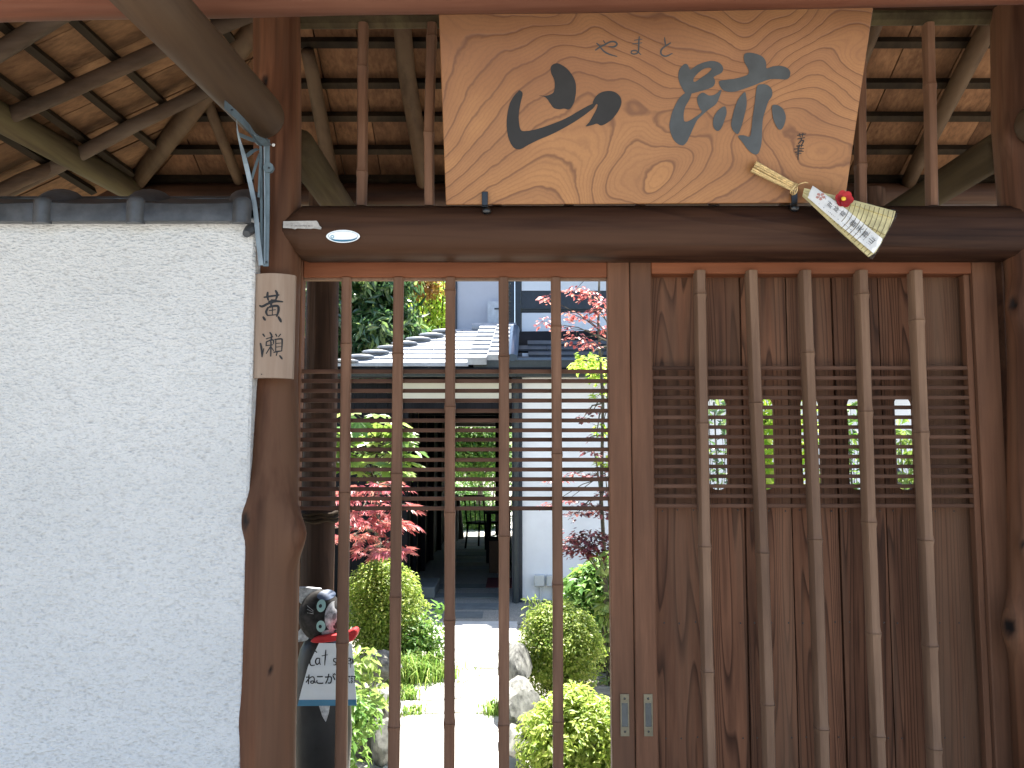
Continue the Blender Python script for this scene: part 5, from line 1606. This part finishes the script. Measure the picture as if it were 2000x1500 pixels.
# white-edged leafy plants lower left
def leafy(lab, pts, Y, size, mat, seed, name='leafy_plant', n=140, tint=(.3, 1), asp=.42, group=None):
    lumps = []
    for (u, v, r, k) in pts:
        c = P(u, v, Y + k)
        lumps.append(((c.x, c.y, c.z), r, n))
    c0 = lumps[-1][0]
    t = thing(name, (c0[0], c0[1], -.03), lab, 'plant', group)
    leaves('foliage', lumps, size, mat, t, seed, aspect=asp, shell=.9, up=.7, droop=.3, tint=tint, kind='stuff')
    twigs(t, lumps, (c0[0], c0[1], -.03), M['lf_green'] if False else M['bark'], 10, seed, .004)
    return t
leafy('pale-leaved plant by the rocks at the left edge of the path', [(705, 1300, .10, 0), (715, 1360, .12, 0), (700, 1420, .12, 0), (720, 1480, .12, 0), (700, 1500, .16, 0)], 4.5, .07, M['lf_fatsia'], 11, n=110)
leafy('dark green leafy plant behind the cat figure', [(600, 1290, .10, 0), (640, 1340, .14, 0), (600, 1400, .15, 0), (650, 1470, .16, 0), (690, 1400, .12, 0.2), (600, 1500, .2, 0)], 3.9, .05, M['lf_green'], 12, n=420)
leafy('small broad-leaved weed standing at the passage corner', [(857, 1186, .05, 0), (848, 1220, .06, 0), (842, 1250, .09, 0)], 7.2, .085, M['lf_green'], 13, n=16, tint=(.2, .6))
leafy('spreading ground plant at the foot of the large azalea', [(825, 1235, .16, 0), (800, 1262, .18, 0), (845, 1260, .12, 0), (780, 1300, .18, 0)], 6.1, .045, M['lf_green'], 14, n=350, tint=(.2, 1))
leafy('loose sprig rising above the right azalea by the wall', [(1038, 1172, .035, 0), (1036, 1190, .05, 0)], 5.6, .05, M['lf_fatsia'], 15, n=14)
leafy('pale star-leaved shrub at the door edge right of the path', [(1185, 1100, .10, 0), (1180, 1175, .11, 0), (1195, 1195, .1, 0), (1195, 1260, .12, 0), (1190, 1330, .1, 0)], 5.9, .075, M['lf_fatsia'], 16, n=60)
# grass clumps
def grass(u, v, lab, n, h, seed, sp=.1):
    g = G(u, v, 0); rg = random.Random(seed); q, tt = [], []
    for k in range(n):
        th = rg.uniform(0, 6.28); b_ = V3((g.x+rg.gauss(0, sp*.5), g.y+rg.gauss(0, sp*.5), -.01))
        d = V3((math.cos(th), math.sin(th), 0)); L = h*rg.uniform(.5, 1.1); o = rg.uniform(.2, .9)
        s = V3((-d.y, d.x, 0))*.003
        m_ = b_+d*L*o*.35+V3((0, 0, L*.62)); e = b_+d*L*o+V3((0, 0, L*.75*(1-o*.45)))
        q.append([b_-s, b_+s, m_+s, m_-s]); q.append([m_-s, m_+s, e, e]); tt += [rg.random()]*2
    return leafmesh('grass_tuft', q, tt, M['grass'], None, kind='stuff', label=lab, cat='grass')
grass(800, 1330, 'tuft of arching grass at the foot of the large azalea', 420, .30, 1, .16)
grass(845, 1322, 'bright spreading grass at the left edge of the crazy paving', 520, .20, 2, .2)
grass(797, 1362, 'short grass tuft in a paving joint on the left', 120, .12, 3, .08)
grass(805, 1392, 'small grass tuft between slabs near the left rocks', 110, .09, 4, .08)
grass(968, 1392, 'small grass tuft growing beside the big grey rock', 190, .13, 5, .08)
# rocks
def rock(cu, cv, Y, r, lab, seed, ang=0):
    c = P(cu, cv, Y)
    bm = bmesh.new(); bmesh.ops.create_icosphere(bm, subdivisions=4, radius=1)
    for v in bm.verts:
        d = v.co.normalized()
        k = 1 + .22*mnoise.noise(d*1.6+V3((seed, 0, 0))) + .07*mnoise.noise(d*5+V3((0, seed, 0)))
        # flatten against a few facets
        for f in range(7):
            fd = V3((math.sin(f*2.4+seed), math.cos(f*1.9+seed*2), math.sin(f*1.3+seed*.7)*.8)).normalized()
            dd = d.dot(fd)*k
            if dd > .78: k *= .78/dd
        v.co = V3((d.x*r[0]*k, d.y*r[1]*k, d.z*r[2]*k))
    me = bpy.data.meshes.new('rock'); bm.to_mesh(me); bm.free()
    me.materials.append(M['rock'])
    me.polygons.foreach_set('use_smooth', [True]*len(me.polygons)); me.set_sharp_from_angle(angle=math.radians(22))
    o = bpy.data.objects.new('rock', me); COL.objects.link(o)
    o.location = (c.x, Y, max(c.z, r[2]*.55)); o.rotation_euler.z = ang
    props(o, lab, 'rock')
rock(1005, 1300, 5.05, (.10, .26, .16), 'tall grey rock edging the right side of the path', 1.3, .1)
rock(1012, 1395, 4.62, (.11, .2, .17), 'broken grey rock in front of the tall one on the path edge', 4.1, -.2)
rock(1010, 1450, 4.3, (.07, .18, .07), 'low dark stone at the lower right path edge', 6.3, .2)
rock(745, 1300, 5.6, (.13, .16, .10), 'shaded round rock under the large azalea bush', 2.2)
rock(748, 1380, 4.9, (.10, .16, .12), 'white-topped rock left of the path among the leaves', 3.4, .4)
rock(750, 1462, 4.35, (.075, .09, .13), 'upright brown-grey stone at the lower left path edge', 5.2, .3)
rock(700, 1480, 4.5, (.12, .14, .12), 'dark rock half hidden by leaves at the lower left', 7.7, .8)
# red maple in layered sprays
def spray_tree(name, lab, trunk, sprays, mat, leaf, n, lobes, seed, w=.15, r0=.03, droop=.2, cat='tree', second=None):
    t = thing(name, (trunk[0][0], trunk[0][1], trunk[0][2]), lab, cat)
    MB().tube(trunk, [r0*.8*(1-.6*i/(len(trunk)-1)) for i in range(len(trunk))], 9, wob=.15).build('trunk', M['bark'], t, smooth=True)
    rg = random.Random(seed); q, tt = [], []; br_ = MB()
    for (c, r, k) in sprays:
        c = V3(c)
        b0 = min((V3(p) for p in trunk), key=lambda p: abs(p.z-(c.z-.08)) + .3*(p-c).length)
        md = b0.lerp(c, .55)+V3((0, 0, .04))
        br_.tube([b0, md, c], [r0*.35, r0*.25, r0*.12], 6)
        for j in range(int(n*k)):
            a = rg.uniform(0, 6.28); rr_ = math.sqrt(rg.random())
            p = c + V3((r[0]*rr_*math.cos(a), r[1]*rr_*math.sin(a), rg.gauss(0, r[2]*.45) - droop*rr_*rr_*r[0]))
            if rg.random() < .12: br_.tube([c, p], [r0*.08, r0*.05], 4)
            ax = V3((math.cos(a), math.sin(a), rg.uniform(-.8, .15))); nr = V3((rg.gauss(0, .35), rg.gauss(0, .35), 1))
            fs_ = palm_leaf(p, ax, nr, leaf*rg.uniform(.7, 1.2), lobes, 2.6 if lobes > 3 else 1.0, w)
            q += fs_; tt += [rg.random()]*len(fs_)
    br_.build('branch', M['bark'], t, kind='stuff')
    leafmesh('crown', q, tt, mat, t, kind='stuff')
    return t
tb_ = P(700, 1100, 5.9)
sp = []
for (u, v, rx, k) in ((740, 945, .20, 1), (690, 965, .22, 1), (775, 985, .16, .8), (705, 1000, .22, 1), (750, 1020, .20, 1), (690, 1045, .24, 1.2), (745, 1065, .20, 1), (650, 1010, .25, 1), (610, 1040, .25, 1), (780, 1018, .12, .5), (620, 960, .2, .8), (765, 1075, .13, .6)):
    c = P(u, v, 5.75+rnd.uniform(-.2, .25)); sp.append((tuple(c), (rx, .18, .03), k))
spray_tree('red_maple', 'small red-leaved Japanese maple behind the left azalea bush', [(tb_.x, 6.8, -.03), (tb_.x+.02, 6.75, .5), (tb_.x+.05, 6.4, .95), (tb_.x+.1, 5.95, 1.25)], sp, M['lf_red'], .085, 34, 7, 21, w=.10)
# fatsia with single big leaves
fa = thing('fatsia', (P(735, 1000, 6.9).x, 6.9, -.03), 'tall plant with big glossy palmate leaves lit by the sun left of the passage', 'shrub')
fx_ = P(735, 1000, 6.9).x
MB().tube([(fx_, 6.9, -.03), (fx_+.02, 6.9, .8), (fx_-.03, 6.9, 1.4), (fx_, 6.9, 1.68)], [.03, .025, .02, .012], 8).build('stem', M['bark'], fa, smooth=True)
rg = random.Random(5)
for k in range(64):
    u, v = rg.uniform(640, 800), rg.uniform(805, 925)
    Y = 6.9+rg.uniform(-.3, .3)
    c = P(u, v, Y); dx = c.x-fx_
    ax = V3((dx*1.5+rg.gauss(0, .3), rg.uniform(-.9, .2), rg.uniform(-.5, .1))); nr = V3((rg.gauss(0, .2), rg.gauss(-.15, .2), 1))
    fs_ = palm_leaf(c, ax, nr, rg.uniform(.15, .24), 7, 3.6, .2)
    leafmesh('leaf', fs_, [rg.random()]*len(fs_), M['lf_fatsia'], fa)
tw_ = MB()
for ch_ in fa.children:
    if ch_.name.startswith('leaf'):
        p = V3(ch_.data.vertices[0].co)+origin(fa)
        tw_.tube([(fx_, 6.9, p.z-.15), p], [.006, .003], 5)
tw_.build('leaf_stalk', M['bark'], fa, kind='stuff')
# purple-leaved tree at the right stile
tb_ = P(1178, 1100, 6.2)
tr_ = [(tb_.x, 6.2, -.03), (tb_.x+.02, 6.2, .6), (tb_.x-.01, 6.2, 1.2), (tb_.x+.01, 6.2, 1.9), (tb_.x-.02, 6.2, 2.5), (tb_.x, 6.2, 3.1)]
def sprays(lst, Y, dz=.05):
    out = []
    for (u, v, ru, rv, k) in lst:
        y = Y+rnd.uniform(-.15, .15); c = P(u, v, y)
        out.append((tuple(c), ((ru/FPX*y), .14, rv/FPX*y*1.0), k))
    return out
spray_tree('purple_leaf_tree', 'slender small tree with dark red-purple leaves at the right stile of the lattice door', tr_, sprays([
    (1150, 1045, 38, 16, 3.2), (1130, 1070, 34, 16, 2.6), (1165, 1070, 26, 16, 2.4), (1110, 1055, 22, 14, 1.4), (1170, 1000, 24, 10, 1.0), (1130, 1000, 26, 8, .8), (1150, 985, 30, 8, .9),
    (1165, 925, 20, 10, .7), (1185, 960, 25, 14, 1.0), (1160, 880, 22, 8, .5), (1140, 815, 18, 10, .5), (1160, 800, 18, 8, .5), (1165, 850, 16, 8, .4)], 6.1), M['lf_purple'], .038, 60, 3, 31, w=.28, r0=.022)
spray_tree('pink_leaf_tree', 'thin branches with pink-red leaves crossing the upper windows of the house', [(tb_.x+.14, 6.0, -.03), (tb_.x+.12, 6.0, 1.4), (tb_.x+.10, 6.0, 2.3), (tb_.x+.06, 6.0, 2.9)], sprays([
    (1125, 565, 22, 9, 1.1), (1150, 575, 22, 8, 1.2), (1175, 590, 18, 10, .9), (1068, 582, 18, 6, 1.0), (1065, 630, 16, 8, .8), (1110, 610, 24, 5, .7), (1140, 620, 26, 7, .9), (1165, 605, 20, 8, .9), (1125, 660, 26, 9, 1.1), (1150, 672, 22, 7, .9), (1100, 640, 20, 7, .7), (1170, 640, 18, 8, .7),
    (1090, 935, 26, 6, .8), (1125, 925, 24, 6, .8), (1075, 985, 22, 6, .8), (1110, 975, 20, 6, .6)], 5.9), M['lf_pink'], .036, 42, 3, 32, w=.28, r0=.014)
spray_tree('light_green_sapling', 'bright light-green leafy branch tips below the pink leaves at the right stile', [(tb_.x+.10, 6.4, -.03), (tb_.x+.08, 6.4, 1.0), (tb_.x+.09, 6.4, 1.9), (tb_.x+.07, 6.4, 2.35)], sprays([
    (1150, 700, 24, 12, 2.2), (1170, 715, 20, 14, 2.2), (1130, 715, 14, 8, 1.0), (1165, 738, 20, 10, 1.4), (1172, 770, 14, 8, .6), (1175, 840, 14, 14, .8), (1178, 900, 12, 16, .8)], 6.3), M['lf_bright'], .05, 50, 3, 33, w=.2, r0=.016)
# plants seen through the peepholes
def holeplant(u, v0, v1, Y, mat, seed, size, lab, n=170, name='leafy_shrub', asp=.4):
    lumps = []
    for k in range(7):
        v = v0+(v1-v0)*k/6
        c = P(u+random.Random(seed+k).uniform(-14, 14), v, Y); lumps.append((tuple(c), (.13, .13, .12), n))
    g = lumps[-1][0]
    t = thing(name, (g[0], Y, -.03), lab, 'shrub')
    MB().tube([(g[0], Y, -.03), (g[0]+.03, Y, .7), (g[0], Y, lumps[0][0][2])], [.014, .01, .004], 7).build('stem', M['bark'], t, smooth=True)
    leaves('foliage', lumps, size, mat, t, seed, aspect=asp, shell=.95, up=.4, tint=(.1, 1), kind='stuff')
    twigs(t, lumps, (g[0], Y, .5), M['bark'], 14, seed, .004)
holeplant(1405, 785, 1100, 4.6, M['lf_dark'], 41, .06, 'dark-leaved slender shrub seen through the leftmost peephole', 34)
holeplant(1500, 770, 1100, 5.0, M['lf_bright'], 42, .06, 'bright green shrub seen through the second peephole', 190)
holeplant(1580, 770, 1100, 5.2, M['lf_bright'], 43, .055, 'yellow-green shrub seen through the middle peephole', 110)
holeplant(1665, 800, 1100, 5.0, M['lf_green'], 44, .055, 'light green shrub seen through the fourth peephole', 70)
holeplant(1775, 850, 1100, 5.4, M['lf_fatsia'], 45, .07, 'pale broad-leaved shrub seen through the rightmost peephole', 70)
# leaning curved awning edge seen through the right peepholes
p0, p1 = P(1668, 843, 7.0), P(1795, 965, 7.0)
aw = thing('slanting_bar', (p1.x, 7.0, 0), 'dark slanting bar with grey panel behind the rightmost peephole', 'bar')
MB().tube([p0, p0.lerp(p1, .5)+V3((0, 0, .03)), p1, p1+(p1-p0)*.6], .022, 8).build('rail', M['navyframe'], aw, smooth=True)
pts = [P(1745, 920, 7.03), P(1795, 968, 7.03), P(1800, 1000, 7.03), P(1740, 1000, 7.03)]
MB().prism([pts], (0, .03, 0)).build('panel', M['steel'] if False else M['tile'], aw)
MB().tube([p1+(p1-p0)*.6, V3(((p1+(p1-p0)*.6).x, 7.0, -.03))], .02, 8).build('leg', M['navyframe'], aw)

# background trees beyond the low roof
def bigtree(name, lab, cx, cy, lumps, size, mat, seed, asp, trunk_r=.12, droop=.0, tint=(0, 1), group=None, up=.9, fold=.25):
    t = thing(name, (cx, cy, -.03), lab, 'tree', group)
    zt_ = max(l[0][2] for l in lumps)
    MB().tube([(cx, cy, -.03), (cx+.1, cy, zt_*.4), (cx, cy, zt_*.8)], [trunk_r, trunk_r*.8, trunk_r*.4], 10, wob=.1).build('trunk', M['bark'], t, smooth=True)
    leaves('crown', lumps, size, mat, t, seed, aspect=asp, shell=.75, droop=droop, tint=tint, up=up, fold=fold, kind='stuff')
    twigs(t, lumps, (cx, cy, zt_*.45), M['bark'], 24, seed, .03)
    return t
def LU(lst, Y, dY=.4):
    out = []
    rg = random.Random(int(Y*10))
    for (u, v, r, n) in lst:
        y = Y + rg.uniform(-dY, dY); c = P(u, v, y); out.append((tuple(c), (r, r, r*.75), n))
    return out
bigtree('evergreen_tree', 'dark glossy broad-leaved evergreen tree beyond the low tiled roof', P(720, 700, 12).x, 12.0, LU([(700, 560, .5, 300), (740, 600, .5, 520), (700, 640, .5, 520), (750, 650, .4, 420), (690, 680, .45, 420), (745, 690, .45, 420), (772, 560, .2, 130), (660, 600, .6, 420), (610, 620, .6, 420), (800, 655, .22, 260), (822, 665, .16, 140), (790, 630, .2, 200), (740, 540, .6, 420), (640, 520, .7, 420), (720, 480, .8, 420), (600, 680, .6, 420), (650, 730, .6, 420)], 11.6), .20, M['lf_dark'], 51, .28, droop=1.1, up=.15)
bigtree('yellow_green_maple', 'bright yellow-green maple glowing behind the low roof', P(850, 700, 15).x, 15.0, LU([(810, 560, .8, 800), (850, 580, .8, 800), (870, 610, .7, 800), (830, 630, .8, 800), (860, 660, .7, 800), (890, 560, .8, 500), (800, 520, 1., 300), (860, 500, 1., 300), (800, 680, .9, 700)], 14.6), .085, M['lf_bright'], 52, .45, tint=(.1, 1))
bigtree('orange_tipped_tree', 'tree with orange-brown new leaves showing above the maple', P(830, 560, 17).x, 17.0, LU([(815, 548, .35, 500), (830, 562, .3, 400), (800, 540, .4, 400), (850, 525, .6, 400)], 13.7, .1), .08, M['lf_orange'], 53, .45)
bigtree('backing_tree', 'mid-green tree filling the gaps behind the evergreen', P(700, 560, 17).x, 17.0, LU([(640, 560, 1.4, 2200), (720, 560, 1.4, 2200), (800, 600, 1.3, 2200), (600, 640, 1.4, 1600), (700, 640, 1.4, 2200), (780, 660, 1.3, 1600), (560, 560, 1.4, 1200), (500, 640, 1.4, 1200), (870, 640, 1.2, 1000)], 17), .12, M['lf_bright'], 54, .45, tint=(.2, 1))
# rear garden seen through the passage
bigtree('rear_garden_maple', 'sunlit green maple framed by the far end of the passage', P(930, 900, 19).x, 19.2, LU([(900, 860, .5, 1100), (940, 850, .5, 1100), (960, 880, .5, 900), (910, 900, .5, 900), (900, 830, .5, 800), (970, 830, .6, 900), (940, 920, .5, 800), (880, 890, .5, 800), (985, 900, .5, 800), (860, 850, .6, 800)], 18.6), .10, M['lf_green'], 55, .45, trunk_r=.07, tint=(0, 1))
bush('rear_garden_bush', 'rounded green bush beyond the passage near the far end', 'bush', 935, 985, 1042, 60, 18.3, M['lf_green'], 3000, .07, 56, asp=.3, tint=(.2, 1))
bush('rear_garden_bush', 'dark green clipped mass behind the lamp post beyond the passage', 'bush', 905, 940, 1040, 60, 20.5, M['lf_green'], 3000, .07, 57, asp=.4, tint=(0, .7))
# hedge behind everything at the left and at the end of the rear garden
def hedge(lo, hi, n, size, mat, seed, lab):
    t = thing('hedge', ((lo[0]+hi[0])/2, (lo[1]+hi[1])/2, -.03), lab, 'hedge')
    ls = []
    m_ = 14
    rg = random.Random(seed)
    for k in range(m_):
        for h in range(4):
            x = lo[0]+(hi[0]-lo[0])*(k+.5)/m_; y = lo[1]+(hi[1]-lo[1])*(k+.5)/m_
            rr_ = max(abs(hi[0]-lo[0]), abs(hi[1]-lo[1]))/m_*.8
            ls.append(((x, y, lo[2]+(hi[2]-lo[2])*(h+.5)/4), (rr_, rr_*.8, (hi[2]-lo[2])/7), n//(m_*4)))
    leaves('foliage', ls, size, mat, t, seed, aspect=.45, shell=.9, kind='stuff')
    twigs(t, ls, ((lo[0]+hi[0])/2, (lo[1]+hi[1])/2, -.03), M['bark'], 24, seed, .02)
hedge((-4.5, 21.5, 0), (3.5, 21.5, 3.2), 11000, .11, M['lf_green'], 61, 'tall hedge closing the rear garden beyond the passage')
hedge((-4.2, 7.5, 0), (-1.9, 8.3, 1.9), 9000, .07, M['lf_green'], 62, 'green hedge in front of the dark boards left of the passage')
hedge((-3.2, 3.8, 0), (-1.75, 6.2, 1.7), 7000, .06, M['lf_green'], 63, 'hedge along the left side of the garden behind the plaster wall')
